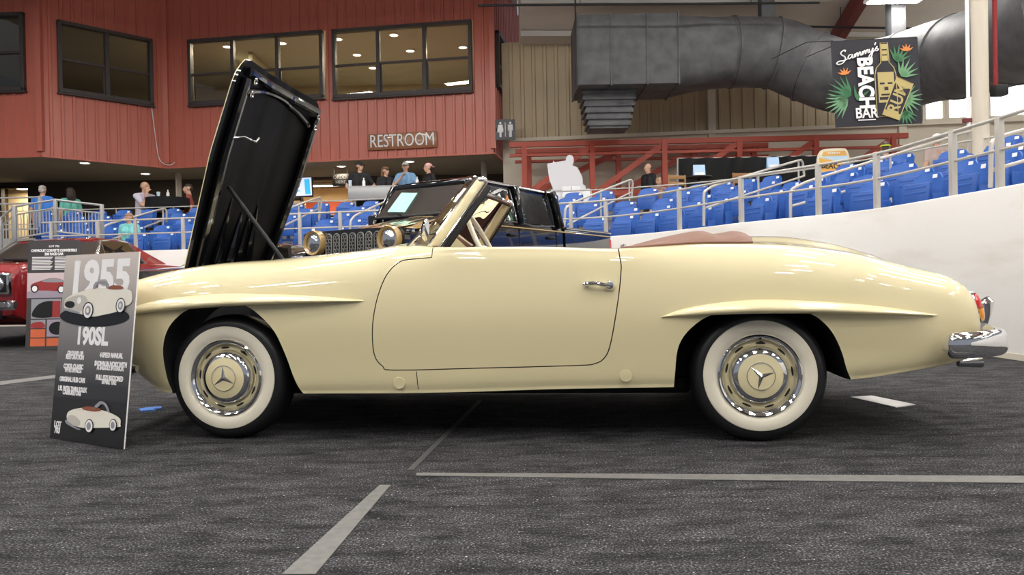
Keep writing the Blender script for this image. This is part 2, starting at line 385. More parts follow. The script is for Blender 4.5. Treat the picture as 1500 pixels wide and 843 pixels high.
for i, (x, y) in enumerate([(495, 58), (523, 81), (577, 52), (601, 75), (678, 70), (413, 64), (372, 90), (333, 69), (546, 100)]):
    p = at_z(x, y, 8.58); w_ = ['behind the left end of the three-light window', 'low in the left light of the three-light window', 'high in the middle light of the window above the restroom sign', 'low in the middle light of the window above the restroom sign', 'in the right light of the window above the restroom sign', 'seen past the raised bonnet corner', 'just above the raised bonnet edge', 'at the left of the window behind the bonnet', 'farthest back in the room above the restroom sign'][i]
    downlight((p.x, min(p.y, 30), 8.61), 150, 'round recessed downlight '+w_, 'downlights in the upper room')
for i, (x, y) in enumerate([(124, 238), (213, 254), (330, 250), (-30, 240), (500, 243), (600, 236)]):
    p = at_z(x, y, SOFFIT_Z-.1)
    downlight((p.x, p.y, SOFFIT_Z-.1), 16 if i < 4 else 30, 'small downlight in the dark soffit ' + ['above the grey-haired person', 'above the seated man in the pale shirt', 'hidden behind the raised bonnet', 'at the far left', 'in front of the food counter', 'above the three people at the counter'][i], 'downlights in the soffit')
# slim columns under the soffit
for k, (px, py, d) in enumerate(((709, 262, 24.2), (262, 285, 25.5))):
    p = at(px, py, d); struct(MB().cyl((p.x, p.y, DECK_Z), (p.x, p.y, SOFFIT_Z-.1), .09, 20).build('column_%d' % (k+1), 'concrete'))
# concourse back wall with the food stand opening and a lit doorway
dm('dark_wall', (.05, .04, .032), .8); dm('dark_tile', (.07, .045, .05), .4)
YB = 27.0
def wx(px): return at(px, 300, YB).x
x0, x1, d0, d1 = wx(395), wx(523), wx(2), wx(41)
zo = at(455, 264, YB).z; zd = at(20, 276, YB).z
mb = MB()
for a, b, z0, z1 in ((-21, d0, DECK_Z, SOFFIT_Z), (d0, d1, zd, SOFFIT_Z), (d1, x0, DECK_Z, SOFFIT_Z), (x0, x1, zo, SOFFIT_Z), (x1, cE.x, DECK_Z, SOFFIT_Z)):
    mb.box(((a+b)/2, YB+.1, (z0+z1)/2), (b-a, .2, z1-z0))
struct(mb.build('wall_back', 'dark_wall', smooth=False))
mb = MB()
for k in range(14): mb.box((x0+.12+.27*k, YB-.02, zo+.12), (.24, .05, .2), .01)
struct(mb.build('trim_8', 'dark_tile', smooth=False))
dm('stand_wall', (.80, .62, .36), .7); dm('orange_wall', (.62, .11, .045), .6)
mb = MB(); mb.box(((x0+x1)/2, YB+3.2, 3.3), (4.4, .1, 2.8)); mb.box((x0-.5, YB+1.7, 3.3), (.1, 3, 2.8)); mb.box((x1+.06, YB+1.7, 3.3), (.1, 3, 2.8)); struct(mb.build('wall_stand', 'stand_wall', smooth=False))
mb = MB(); mb.box((wx(487)*1.1, YB+3.1, 3.55), (2.2, .06, .8)); struct(mb.build('panel_wall', 'orange_wall', smooth=False))
mb = MB(); mb.box(((d0+d1)/2, YB+1.5, 3.3), (3, .1, 2.8)); struct(mb.build('wall_doorway', 'stand_wall', smooth=False))
for nm, x, y, sx in (('food stand behind the counter', (x0+x1)/2, YB+1.4, 1.2), ('lit doorway behind the grey-haired person', (d0+d1)/2, YB+.8, .8)):
    t = thing('ceiling_light', 'bright ceiling light inside the '+nm, 'ceiling light', (x, y, 4.4)); MB().box((0, 0, 0), (sx, .3, .06), .01).build('housing', 'white', t)
    MB().box((0, 0, -.035), (sx-.08, .24, .012)).build('diffuser', 'downlight', t); lamp_light(t, (0, 0, -.08), .5, 90, (1, .85, .6))
# hall back wall: ribbed beige sheet over a plain band
w0 = at_z(766, 206, 4.94); w1 = at_z(1500, 176, 4.94); tt = (w1-w0).normalized(); w2 = w1 + tt*9; w0b = w0 - tt*.6
a_ = Vector((w0b.x, w0b.y, 0)); n_ = Vector((tt.y, -tt.x, 0)); hs = []
for (xa, ya, xb, yb) in ((1352, 112, 1382, 176), (1386, 112, 1424, 174), (1446, 70, 1560, 168)):
    q0 = plane_hit(xa, ya, a_, n_); q1 = plane_hit(xb, yb, a_, n_); hs.append(((q0-a_).dot(tt), (q1-a_).dot(tt), q1.z, q0.z))
ribbed_wall('wall_far', w0b, w2, 4.94, 7.9, 'beige_metal', hs, .34, .04, .08)
for i, h in enumerate(hs):
    R = Matrix((tt, -n_, Z)).transposed(); f = MB(); c = a_ + tt*((h[0]+h[1])/2) + Z*((h[2]+h[3])/2)
    w, hh = h[1]-h[0], h[3]-h[2]
    for s in (-1, 1): f.box(c+tt*(s*w/2), (.08, .14, hh+.08), 0, R); f.box(c+Z*(s*hh/2), (w, .14, .08), 0, R)
    o = struct(f.build('window_%d' % (6+i), 'plaster', smooth=False)); MB().box(c-n_*.03, (w, .02, hh), 0, R).build('pane', 'daylight', o, smooth=False)
mb = MB(); mb.beam((w0b.x, w0b.y, 3.2), (w2.x, w2.y, 3.2), .2, 3.5); struct(mb.build('wall_lower', 'plaster', smooth=False))
mb = MB(); mb.beam((w0b.x, w0b.y-.12, 4.93), (w2.x, w2.y-.12, 4.93), .22, .1); struct(mb.build('trim_9', 'plaster', smooth=False))
for k, px in enumerate((1041, 1318)):
    p = plane_hit(px, 200, a_, n_); struct(MB().box((p.x, p.y-.12, 4.9), (.22, .14, 5.4), .01).build('column_%d' % (3+k), 'plaster', smooth=False))
# roof with insulation, purlins and rafters
dm('roof_white', (.66, .60, .53), .8, bump=(3, .4, .05))
RZ = [(-18, 9.4), (2, 11.6), (14, 10.2)]
def wall_y(x): return w0.y + (x-w0.x)*tt.y/tt.x
def eave(x): return 7.8-.062*(x-.35)
def roof_z(y, x=5):
    if y > 14: return 10.2 if x < .35 else max(6.6, 10.2 - (y-14)/(wall_y(x)-14)*(10.2-eave(x)))
    for (a, za), (b, zb) in zip(RZ, RZ[1:]):
        if a <= y <= b: return za+(zb-za)*(y-a)/(b-a)
mb = MB()
for o_ in (0, .1):
    mb.grid([[(-18, y, z+o_), (.35, y, z+o_), (18, y, z+o_)] for y, z in RZ]); mb.grid([[(-18, y, 10.2+o_), (.35, y, 10.2+o_)] for y in (14, 31.5)])
    mb.grid([[(.35, 14, 10.2+o_), (18, 14, 10.2+o_)], [(.35, wall_y(.35)+.1, 7.8+o_), (18, wall_y(18)+.1, eave(18)+o_)]])
struct(mb.build('ceiling', 'roof_white', smooth=False))
mb = MB(); mb.prism([(14, 10.2), (23.4, 7.75), (23.4, 10.2)], (.35, 0, 0), (0, 1, 0), (0, 0, 1), .06); struct(mb.build('wall_gable', 'roof_white', smooth=False))
for k, y in enumerate((-15, -12, -9, -6, -3, 0, 3, 6, 9, 11, 13)): struct(MB().box((0, y, roof_z(y)-.10), (36, .07, .18)).build('beam_%d' % (k+1), 'grey_paint', smooth=False))
for k in range(6):
    u = (k+.5)/6; A = Vector((.4, 14+(wall_y(.4)-14)*u, 10.2-2.4*u-.09)); B = Vector((17.9, 14+(wall_y(17.9)-14)*u, 10.2-(10.2-eave(17.9))*u-.09)); struct(MB().beam(A, B, .07, .16).build('beam_%d' % (30+k), 'grey_paint', smooth=False))
for k, x in enumerate((-11, -1, 9.0)):
    mb = MB(); R3 = [(y, z-.42) for y, z in RZ] + ([(wall_y(x)-.1, eave(x)-.4)] if x > 0 else [])
    for (a, za), (b, zb) in zip(R3, R3[1:]): mb.beam((x, a, za), (x, b, zb), .22, .45)
    struct(mb.build('beam_%d' % (20+k), 'maroon', smooth=False))
# high-bay lamps over the arena
def highbay(p, label):
    t = thing('ceiling_light', label, 'ceiling light', p, 0, 'high-bay lamps over the arena')
    MB().box((0, 0, .05), (1.28, .46, .08), .015).build('housing', 'white', t)
    MB().box((0, 0, .005), (1.16, .36, .012)).build('diffuser', 'lamp', t)
    f = MB()
    for s in (-.5, .5): MB().cyl((s, 0, .09), (s, 0, roof_z(p[1], p[0])-p[2]-.02), .006, 6).build('hanger', 'dull_chrome', t)
    return t
for i, x in enumerate((-13.5, -9, -4.5, 0, 4.5, 9, 13.5)):
    for j, y in enumerate((-9, -6, -3, 0, 3, 6, 9, 12, 15)):
        highbay((x+(.6 if j % 2 else 0), y, 8.7), 'rectangular high-bay lamp, %s row of the arena grid, %s along it' % (['first', 'second', 'third', 'fourth', 'fifth', 'sixth', 'seventh'][i], ['first', 'second', 'third', 'fourth', 'fifth', 'sixth', 'seventh', 'eighth', 'ninth'][j]))
p = at(1312, 1, 17.5); highbay((p.x, p.y, p.z), 'bright rectangular ceiling lamp cut by the top edge above the banner')
# ------------------------------------------------------------------ the cream convertible (local x to the tail, y away from the camera, z up)
CX, CZ = Vector((2.385, -.273, 0)).normalized(), None
CAR_O = Vector((-1.331, 3.54, 0)); CAR_RZ = math.atan2(CX.y, CX.x); CY = Vector((-CX.y, CX.x, 0)); MID = .80
def carp(px, py, yc):
    """the photo point on the car's own plane y = yc, in car coordinates"""
    d = fw + rt*((px-750)/F) - up*((py-421.5)/F); o = Vector((0, 0, CAM_H)); t = (yc-(o-CAR_O).dot(CY))/d.dot(CY); p = o+d*t
    return (p-CAR_O).dot(CX), p.z
car = thing('convertible_car', 'cream open two-seat vintage convertible with whitewall tyres and its black-lined bonnet raised', 'car', CAR_O, CAR_RZ)
T = dict(
 wm=[(-.80, .10), (-.79, .28), (-.76, .50), (-.70, .67), (-.62, .76), (-.5, .815), (-.3, .845), (0, .86), (.5, .862), (1.0, .865), (1.8, .87), (2.4, .868), (2.8, .845), (3.0, .81), (3.15, .78), (3.24, .76), (3.31, .72), (3.36, .655), (3.395, .53), (3.415, .34), (3.42, .12)],
 zc=[(-.80, .56), (-.77, .62), (-.72, .665), (-.65, .705), (-.58, .735), (-.45, .772), (-.25, .808), (-.066, .826), (.15, .834), (.3, .844), (.463, .856), (.71, .874), (.80, .884), (.9, .882), (1.0, .871), (1.49, .860), (1.8, .846), (1.98, .852), (2.2, .862), (2.4, .863), (2.53, .857), (2.63, .845), (2.75, .826), (2.865, .804), (3.0, .766), (3.12, .735), (3.2, .716), (3.27, .688), (3.32, .652), (3.36, .605), (3.40, .545), (3.42, .50)],
 wc=[(-.80, .05), (-.78, .2), (-.72, .48), (-.62, .57), (-.4, .61), (0, .63), (.5, .66), (.85, .72), (1.1, .80), (1.8, .80), (2.05, .74), (2.4, .66), (2.9, .62), (3.1, .60), (3.25, .56), (3.34, .48), (3.39, .34), (3.415, .15), (3.42, .06)],
 zd=[(-.80, .57), (-.77, .64), (-.70, .70), (-.55, .775), (-.2, .85), (.2, .885), (.6, .905), (.80, .93), (.95, .90), (1.1, .86), (1.8, .85), (2.0, .88), (2.4, .925), (2.6, .922), (2.8, .894), (2.95, .856), (3.1, .80), (3.22, .735), (3.3, .67), (3.36, .60), (3.40, .545), (3.42, .50)],
 zb=[(-.80, .46), (-.77, .42), (-.7, .375), (-.6, .345), (-.5, .312), (-.42, .272), (-.34, .227), (-.28, .212), (0, .212), (.4, .214), (.94, .217), (1.6, .234), (2.03, .240), (2.4, .25), (2.75, .265), (2.83, .270), (3.0, .29), (3.19, .317), (3.27, .332), (3.33, .345), (3.39, .375), (3.415, .42), (3.42, .45)],
 wb=[(-.80, .06), (-.78, .22), (-.70, .56), (-.6, .68), (-.45, .76), (-.3, .80), (0, .825), (.5, .83), (1.8, .835), (2.4, .83), (2.8, .80), (3.0, .765), (3.15, .735), (3.25, .70), (3.33, .62), (3.39, .48), (3.415, .25), (3.42, .08)])
def section(x):
    g = {k: lerp_tab(v, x) for k, v in T.items()}; wm, wc, zc, zd, zb, wb = (g[k] for k in ('wm', 'wc', 'zc', 'zd', 'zb', 'wb'))
    zm = zb + (zc-zb)*.52; sh = zc-(zc-zb)*.20
    fl = min(1, max(0, (x-.7)/.5)) * min(1, max(0, (2.3-x)/.5))          # door zone: flatter top edge
    wsh = wm*.975*(1-fl) + (wm*.985)*fl; k = .40+.25*fl
    pts = [(0, zb), (wb*.5, zb), (wb-.05*min(1, wb/.3), zb), (wb, zb+.022*min(1, wb/.3)), (wb+(wm-wb)*.55, zb+(zm-zb)*.42), (wm, zm), (wsh, sh),
           (wc+(wsh-wc)*(.62), zc-(zc-sh)*.22), (wc, zc), (wc*.78, zc*.72+zd*.28-.006*(1-fl)), (wc*.45, zc*.22+zd*.78), (0, zd)]
    return pts
NX = 150; xs = [-.80+4.22*(.5-.5*math.cos(PI*i/NX))*.45 + 4.22*(i/NX)*.55 for i in range(NX+1)]
def ring(x):
    s = catmull([(0, a, b) for a, b in section(x)], 6); half = [(v.y, v.z) for v in s]
    near = [(x, MID-w, z) for w, z in half]; far = [(x, MID+w, z) for w, z in half[1:-1]][::-1]
    return near+far
def car_shell():
    mb = MB(); mb.grid([ring(x) for x in xs], cv=True, cap=True); return mb
body = loose('body', car_shell(), ['cream', 'black', 'dark_leather', 'brown_leather'])
shell_bvh = BVHTree.FromPolygons([v.co.copy() for v in body.data.vertices], [tuple(p.vertices) for p in body.data.polygons])
def side_y(x, z):
    h = shell_bvh.ray_cast(Vector((x, -2, z)), Vector((0, 1, 0))); return h[0].y if h[0] else None
def top_z(x, y):
    h = shell_bvh.ray_cast(Vector((x, y, 3)), Vector((0, 0, -1))); return h[0].z if h[0] else None
# door opening, cut before the wheel wells
door_px = [(633, 379), (603, 379), (583, 383), (565, 403), (553, 436), (546.6, 473), (546, 506), (550, 526), (560, 537.6), (576.5, 543.6), (700, 540.6), (845.5, 536.6), (872, 533.6), (885, 526), (893.7, 509), (902, 466), (908.6, 419.7), (911, 390)]
dp = [carp(a, b, -.05) for a, b in door_px]
dcl = [(.985, .98)] + [(.985, .825)] + [tuple(v[:2]) for v in catmull([(a, b, 0) for a, b in dp[1:]], 4)] + [(1.812, .835), (1.806, .98)]
def inset(poly, d):
    n = len(poly); out = []
    A = sum(poly[i][0]*poly[(i+1) % n][1]-poly[(i+1) % n][0]*poly[i][1] for i in range(n)); sg = 1 if A > 0 else -1
    for i in range(n):
        a, b, c = Vector(poly[i-1]), Vector(poly[i]), Vector(poly[(i+1) % n]); e1 = (b-a).normalized(); e2 = (c-b).normalized()
        nn = (Vector((-e1.y, e1.x))+Vector((-e2.y, e2.x))).normalized()*sg; out.append(tuple(b+nn*d))
    return out
def side_cutter(poly, y0, y1, mi=1):
    mb = MB(); mb.mi = mi; mb.prism(poly, (0, y1, 0), (1, 0, 0), (0, 0, 1), y1-y0); return loose('cutter', mb, ['cream', 'black'])
door = loose('door', car_shell(), ['cream', 'black']); boolean(door, side_cutter(inset(dcl, .0046), -.3, .085), 'INTERSECT')
doorR = loose('door', car_shell(), ['cream', 'black']); boolean(doorR, side_cutter(inset(dcl, .0046), 2*MID-.085, 2*MID+.3), 'INTERSECT')
boolean(body, side_cutter(dcl, -.3, .09)); boolean(body, side_cutter(dcl, 2*MID-.09, 2*MID+.3))
arch_f = [(-.262, .05), (-.268, .236), (-.282, .30), (-.288, .40), (-.272, .48), (-.235, .545), (-.168, .60), (-.08, .628), (0, .636), (.08, .632), (.137, .617), (.194, .578), (.264, .503), (.309, .398), (.339, .302), (.367, .235), (.385, .215), (.39, .05)]
arch_r = [(2.033, .05), (2.035, .247), (2.040, .316), (2.050, .406), (2.078, .467), (2.130, .519), (2.19, .553), (2.28, .572), (2.38, .580), (2.5, .574), (2.596, .553), (2.653, .513), (2.694, .461), (2.729, .387), (2.750, .319), (2.772, .275), (2.775, .05)]
def smooth_arch(a): return [a[0]] + [tuple(v[:2]) for v in catmull([(p[0], p[1], 0) for p in a[1:-1]], 3)] + [a[-1]]
for a in (arch_f, arch_r):
    boolean(body, side_cutter(smooth_arch(a), -.3, .36)); boolean(body, side_cutter(smooth_arch(a), 2*MID-.36, 2*MID+.3))
def box_cutter(c, d, mi): mb = MB(); mb.mi = mi; mb.box(c, d, .03); return loose('cutter', mb, ['cream', 'black', 'dark_leather', 'brown_leather'])
boolean(body, box_cutter((.02, MID, .78), (1.08, 1.08, .9), 1))          # engine bay
boolean(body, box_cutter((1.44, MID, .82), (.88, 1.36, 1.1), 2))         # cockpit
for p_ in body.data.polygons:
    if p_.normal.z < -.6 and p_.center.z < .34 and .3 < p_.center.y < 1.3: p_.material_index = 1  # underside coloured black to cut cream bounce light and deepen the shadow below
sharpen(body); body.parent = car; body.name = 'body'
for d_ in (door, doorR): sharpen(d_); d_.parent = car
# chrome handle on the near door and its mirror twin
def door_handle(par, side):
    Y = lambda x, z: side_y(x, z) if side < 0 else 2*MID-side_y(x, z)
    (xa, za), (xb, zb) = carp(855, 416.5, -.08), carp(893, 418.5, -.08); e = side
    mb = MB(); mb.lathe([(.001, .022), (.016, .02), (.022, .012), (.024, 0)], frame((xb, Y(xb, zb), zb), (1, 0, 0), (0, 0, 1)) @ Matrix.Diagonal((1, 1, 1 if side < 0 else -1, 1)), 24)
    mb.tube([(xb, Y(xb, zb)+e*.022, zb), (xb-.03, Y(xb, zb)+e*.030, zb+.003), ((xa+xb)/2, Y(xa, za)+e*.030, (za+zb)/2+.006), (xa+.02, Y(xa, za)+e*.026, za+.002), (xa, Y(xa, za)+e*.014, za)], [.008, .010, .009, .011, .009], 10)
    mb.lathe([(.014, 0), (.012, .008), (.001, .012)], frame((xa+.012, Y(xa, za), za), (1, 0, 0), (0, 0, 1)) @ Matrix.Diagonal((1, 1, 1 if side < 0 else -1, 1)), 16)
    mb.build('handle', 'chrome', par)
door_handle(door, -1); door_handle(doorR, 1)
# eyebrow blisters over the wheels
def brow(x0, x1, zt, zbm, side):
    rows = []; n = 40
    for i in range(n+1):
        u = i/n; x = x0+(x1-x0)*u; a = lerp_tab(zt, x); b = lerp_tab(zbm, x); h = max(.0015, (a-b)/2); c = (a+b)/2; row = []
        w = .052*math.sin(PI*min(1, max(.02, u)))**.55
        for k in range(13):
            t = PI*k/12; z = c + h*math.cos(t); yb = side_y(x, max(min(z, .8), .3)); k_ = (math.sin(t)**.8)*(1+.35*math.cos(t)*-1)
            y = yb - w*k_ + .004; row.append((x, y if side < 0 else 2*MID-y, z))
        rows.append(row)
    return MB().grid(rows).build('wheel_brow', 'cream', car, ang=80)
bf_t = [(-.52, .59), (-.40, .634), (-.218, .664), (.044, .678), (.333, .668), (.52, .655), (.69, .638)]; bf_b = [(-.52, .565), (-.40, .588), (-.218, .604), (.044, .618), (.333, .626), (.52, .63), (.69, .634)]
br_t = [(1.985, .550), (2.06, .577), (2.185, .601), (2.38, .616), (2.627, .606), (2.895, .578), (3.14, .538)]; br_b = [(1.985, .547), (2.06, .548), (2.185, .552), (2.38, .556), (2.627, .552), (2.895, .542), (3.14, .533)]
for s in (-1, 1): brow(-.52, .69, bf_t, bf_b, s); brow(1.985, 3.14, br_t, br_b, s)
# sill plugs and the sill seam
for px, py in ((584, 562), (917, 551)):
    x, z = carp(px, py, -.05); y = side_y(x, z); MB().lathe([(.001, .003), (.026, .003), (.0275, .0)], frame((x, y, z), (1, 0, 0), (0, -.1, 1)), 28).build('jacking_plug', 'cream', car)
sx_ = carp(610, 560, -.05)[0]; mb = MB(); mb.grid([[(sx_-.0018+.004*t, side_y(sx_, z)-.0006, z), (sx_+.0018+.004*t, side_y(sx_, z)-.0006, z)] for t, z in ((0, .318), (.4, .29), (.7, .26), (1, .235))]); mb.build('sill_seam', 'black', car)
# wheels
def wheel(loc, spin, side, steer=0):
    w = bpy.data.objects.new('wheel', None); C.objects.link(w); w.parent = car; w.location = loc; w.rotation_euler = (PI/2 if side < 0 else -PI/2, 0, steer)
    # local z points outwards; face of the whitewall at z = 0
    MB().lathe([(.170, -.165), (.205, -.175), (.245, -.17), (.272, -.15), (.286, -.125), (.290, -.09), (.290, -.06), (.285, -.032), (.274, -.012), (.262, -.003), (.250, .001), (.238, .002)], seg=72).build('tyre', 'rubber', w)
    g = MB()
    for k in (-.118, -.09, -.062): g.lathe([(.2903, k-.004), (.2908, k), (.2903, k+.004)], seg=72)
    g.build('tread_groove', 'black', w)
    MB().lathe([(.2385, .0015), (.236, .0055), (.222, .009), (.200, .009), (.185, .004), (.176, -.004)], seg=72).build('whitewall', 'whitewall', w)
    MB().lathe([(.178, -.008), (.1765, .006), (.171, .010), (.163, .006), (.156, -.004), (.152, -.018), (.149, -.030)], seg=72).build('rim_ring', 'chrome', w)
    MB().lathe([(.153, -.034), (.148, -.024), (.138, -.016), (.130, -.020), (.122, -.034), (.05, -.034)], seg=72).build('rim_disc', 'cream', w)
    for k in range(9):
        a = 2*PI*(k+.3)/9+spin; mb = MB(); rows = []
        for j in range(9):
            b = a-.15+.30*j/8; h = .0048*math.sin(PI*min(1, max(.12, j/8*.999+.0005)))**.4; rows.append([((.139+q)*math.cos(b), (.139+q)*math.sin(b), -.0148+o) for q, o in ((-h, -.0005), (h, -.0005))])
        mb.grid(rows); mb.build('rim_slot', 'black', w)
    MB().lathe([(.121, -.034), (.1205, -.008), (.116, .005), (.107, .013), (.0945, .016)], seg=64).build('hubcap_ring', 'chrome', w)
    cap = MB().lathe([(.0955, .0152), (.078, .021), (.045, .026), (.001, .028)], seg=64).build('hubcap', 'cream', w)
    mb = MB(); mb.lathe([(.0605, .0232), (.0595, .0268), (.057, .0272), (.056, .0240)], seg=56)
    for k in range(3):
        a = PI/2+spin*1.3+2*PI*k/3; d = Vector((math.cos(a), math.sin(a), 0)); e = Vector((-d.y, d.x, 0)); c0 = Vector((0, 0, .034)); tip = d*.057+Z*.0262
        base = [e*.010+d*.0055+Z*.0268, e*-.010+d*.0055+Z*.0268]
        A = mb.v(c0); B = mb.v(tip); c1 = mb.v(base[0]); c2 = mb.v(base[1]); mb.f([A, c1, B]); mb.f([A, B, c2])
    mb.build('star_emblem', 'chrome', w, smooth=False)
    MB().tube([(.142*math.cos(spin+.9), .142*math.sin(spin+.9), -.018), (.145*math.cos(spin+.9), .145*math.sin(spin+.9), .008)], .0045, 8).build('valve_stem', 'black', w)
    return w
HZ = .288
wheel((0, 0, HZ), .05, -1, -.035); wheel((2.40, 0, HZ), .62, -1); wheel((0, 2*MID, HZ), .3, 1); wheel((2.40, 2*MID, HZ), 1.1, 1)
mb = MB(); mb.cyl((0, .15, HZ), (0, 1.45, HZ), .03); mb.build('axle', 'black', car); mb = MB(); mb.cyl((2.4, .15, HZ), (2.4, 1.45, HZ), .04); mb.build('axle', 'black', car)
MB().box((1.15, MID, .20), (2.0, .9, .08), .02).build('underbody', 'black', car)
# bonnet, hinged at the nose: cream skin outside, black lined inside
bx0, bz0 = -.60, .55; tiltdir = Vector((carp(345, 75, .25)[0]-carp(247, 397, .25)[0], 0, carp(345, 75, .25)[1]-carp(247, 397, .25)[1])).normalized()
tip = Vector((carp(343, 76, .25)[0], 0, carp(343, 76, .25)[1])); HL = 1.36; base = tip - tiltdir*HL; outn = Vector((-tiltdir.z, 0, tiltdir.x))
def bon(u, v, o=0.):      # u along from hinge to rear edge 0..1, v across -1..1 ; outn is the painted side
    w = .55*(.78+.22*min(1, u*1.6)); crown = .040*(1-v*v)*(.4+.6*u) + .012*math.exp(-((abs(v)-.3)/.09)**2)
    back = -.10*abs(v)**3*0; edge = 0
    L = u*HL + .0*v; 
    cut = max(0, (abs(v)-.86)/.14)**2*.045*(1 if u > .9 else 0)
    p = base + tiltdir*(L-cut) + outn*(crown-.03 + o); return Vector((p.x, MID+v*w*(1-.06*max(0, (u-.93)/.07)**2), p.z))
us = [i/28 for i in range(29)]; vs = [-1+2*j/28 for j in range(29)]
out = [[bon(u, v) for v in vs] for u in us]; inn = [[bon(u, v, -.022) for v in vs] for u in us]
bonnet = MB().grid(out).build('bonnet', 'cream', car)
MB().grid(inn).build('bonnet_lining', 'lining', bonnet)
rim = [bon(u, -1) for u in us] + [bon(1, v) for v in vs[1:]] + [bon(u, 1) for u in us[::-1][1:]] + [bon(0, v) for v in vs[::-1][1:-1]]
MB().grid([[p, p-outn*.005] for p in rim], cu=True).build('bonnet_rim', 'cream', bonnet)
MB().grid([[p-outn*.005, p-outn*.022] for p in rim], cu=True).build('bonnet_seal', 'black_paint', bonnet)
mb = MB(); rb = []
for pa in ([bon(u, -.86, -.045) for u in us[2:27]], [bon(u, .86, -.045) for u in us[2:27]], [bon(.955, v, -.045) for v in vs[2:-2]]):
    mb = MB(); mb.tube(pa, .024, 8); mb.build('bonnet_frame', 'black_paint', bonnet)
mb = MB(); mb.tube([bon(.93-.05*(v*v), v*.78, -.034) for v in vs], .014, 8); mb.build('bonnet_frame', 'black_paint', bonnet)
for s in (-.55, -.1, .2, .5):
    mb = MB(); mb.tube([bon(.02, s*.8, -.03), bon(.25, s*.75, -.034), bon(.42+.1*abs(s), s*.6, -.026)], [.035, .028, .004], 8); mb.build('bonnet_stiffener', 'black_paint', bonnet)
for q in (.9, -.9):
    for u_ in (.93, .88):
        mb = MB(); c_ = bon(u_, q*.88, -.07); mb.lathe([(.016, 0), (.02, .008), (.014, .012), (.01, .004)], frame(c_, (0, 1, 0), tiltdir), 16); mb.build('bonnet_bracket', 'dull_chrome', bonnet)
a_ = bon(.70, -.86, -.06); mb = MB(); mb.tube([a_, a_+Vector((.05, .03, .01)), a_+Vector((.09, .07, -.01)), a_+Vector((.10, .09, .015))], .007, 8); mb.build('bonnet_hook', 'dull_chrome', bonnet)
p0 = Vector((.16, .36, .80)); p1 = bon(.52, -.62, -.05); mb = MB(); mb.cyl(p0, p1, .011, 10); mb.build('bonnet_stay', 'black', car)
# engine in the bay
mb = MB(); mb.box((.1, MID, .55), (.62, .26, .34), .03); mb.build('engine_block', 'dull_chrome', car); mb = MB(); mb.box((.1, MID, .735), (.55, .14, .06), .02); mb.build('rocker_cover', 'black_paint', car)
mb = MB(); mb.box((-.44, MID, .52), (.07, .62, .46), .01); mb.build('radiator', 'black', car)
# nose: grille with bar and star, headlamps, bumper
gx = -.79; mb = MB(); mb.lathe([(.001, 0), (.3, 0), (.33, .004)], frame((gx+.0, MID, .50), (0, -1, 0), (0, 0, 1)) @ Matrix.Diagonal((1, .42, 1, 1)), 40); mb.build('grille_mesh', 'black', car)
mb = MB(); mb.tube([(gx-.008, MID+.34*math.cos(t), .50+.145*math.sin(t)) for t in [2*PI*k/40 for k in range(40)]], .014, 10, closed=True); mb.build('grille_surround', 'chrome', car)
mb = MB(); mb.cyl((gx-.02, MID-.33, .50), (gx-.02, MID+.33, .50), .013, 12); mb.build('grille_bar', 'chrome', car)
mb = MB(); mb.tube([(gx-.03, MID+.085*math.cos(t), .50+.085*math.sin(t)) for t in [2*PI*k/32 for k in range(32)]], .008, 8, closed=True)
for k in range(3):
    a = PI/2+2*PI*k/3; mb.tube([(gx-.035, MID, .50), (gx-.03, MID+.083*math.cos(a), .50+.083*math.sin(a))], [.018, .003], 6)
mb.build('star_emblem', 'chrome', car)
for s in (-1, 1):
    c = Vector((-.725, MID+s*.60, .585)); Xf = frame(c, (0, -1, 0), (0, 0, 1)); hl = MB().lathe([(.088, -.05), (.09, .01), (.084, .022), (.076, .024)], Xf, 36).build('headlamp', 'chrome', car)
    MB().lathe([(.078, .02), (.06, .034), (.03, .041), (.001, .043)], Xf, 32).build('lens', 'white', hl)
bp_ = [(-.415, -.035, .335), (-.60, .03, .335), (-.76, .16, .335), (-.86, .42, .335), (-.885, MID, .335)]; bp_ = bp_ + [(x, 2*MID-y, z) for x, y, z in bp_[:-1]][::-1]
def bumper(path, hh, dd):
    P = catmull(path, 8); rows = []
    for i, p in enumerate(P):
        t = (P[min(i+1, len(P)-1)]-P[max(i-1, 0)]).normalized(); o = Vector((t.y, -t.x, 0)); e = min(1, .35+min(i, len(P)-1-i)*.2); row = []
        for k in range(16):
            a = 2*PI*k/16; ca, sa = math.cos(a), math.sin(a); row.append(p + o*(dd*e*(abs(ca)**.8)*(1 if ca > 0 else -.5)) + Z*(hh*e*(abs(sa)**.75)*(1 if sa > 0 else -1)))
        rows.append(row)
    return MB().grid(rows, cv=True, cap=True)
bumper(bp_[::-1], .045, .035).build('front_bumper', 'chrome', car)
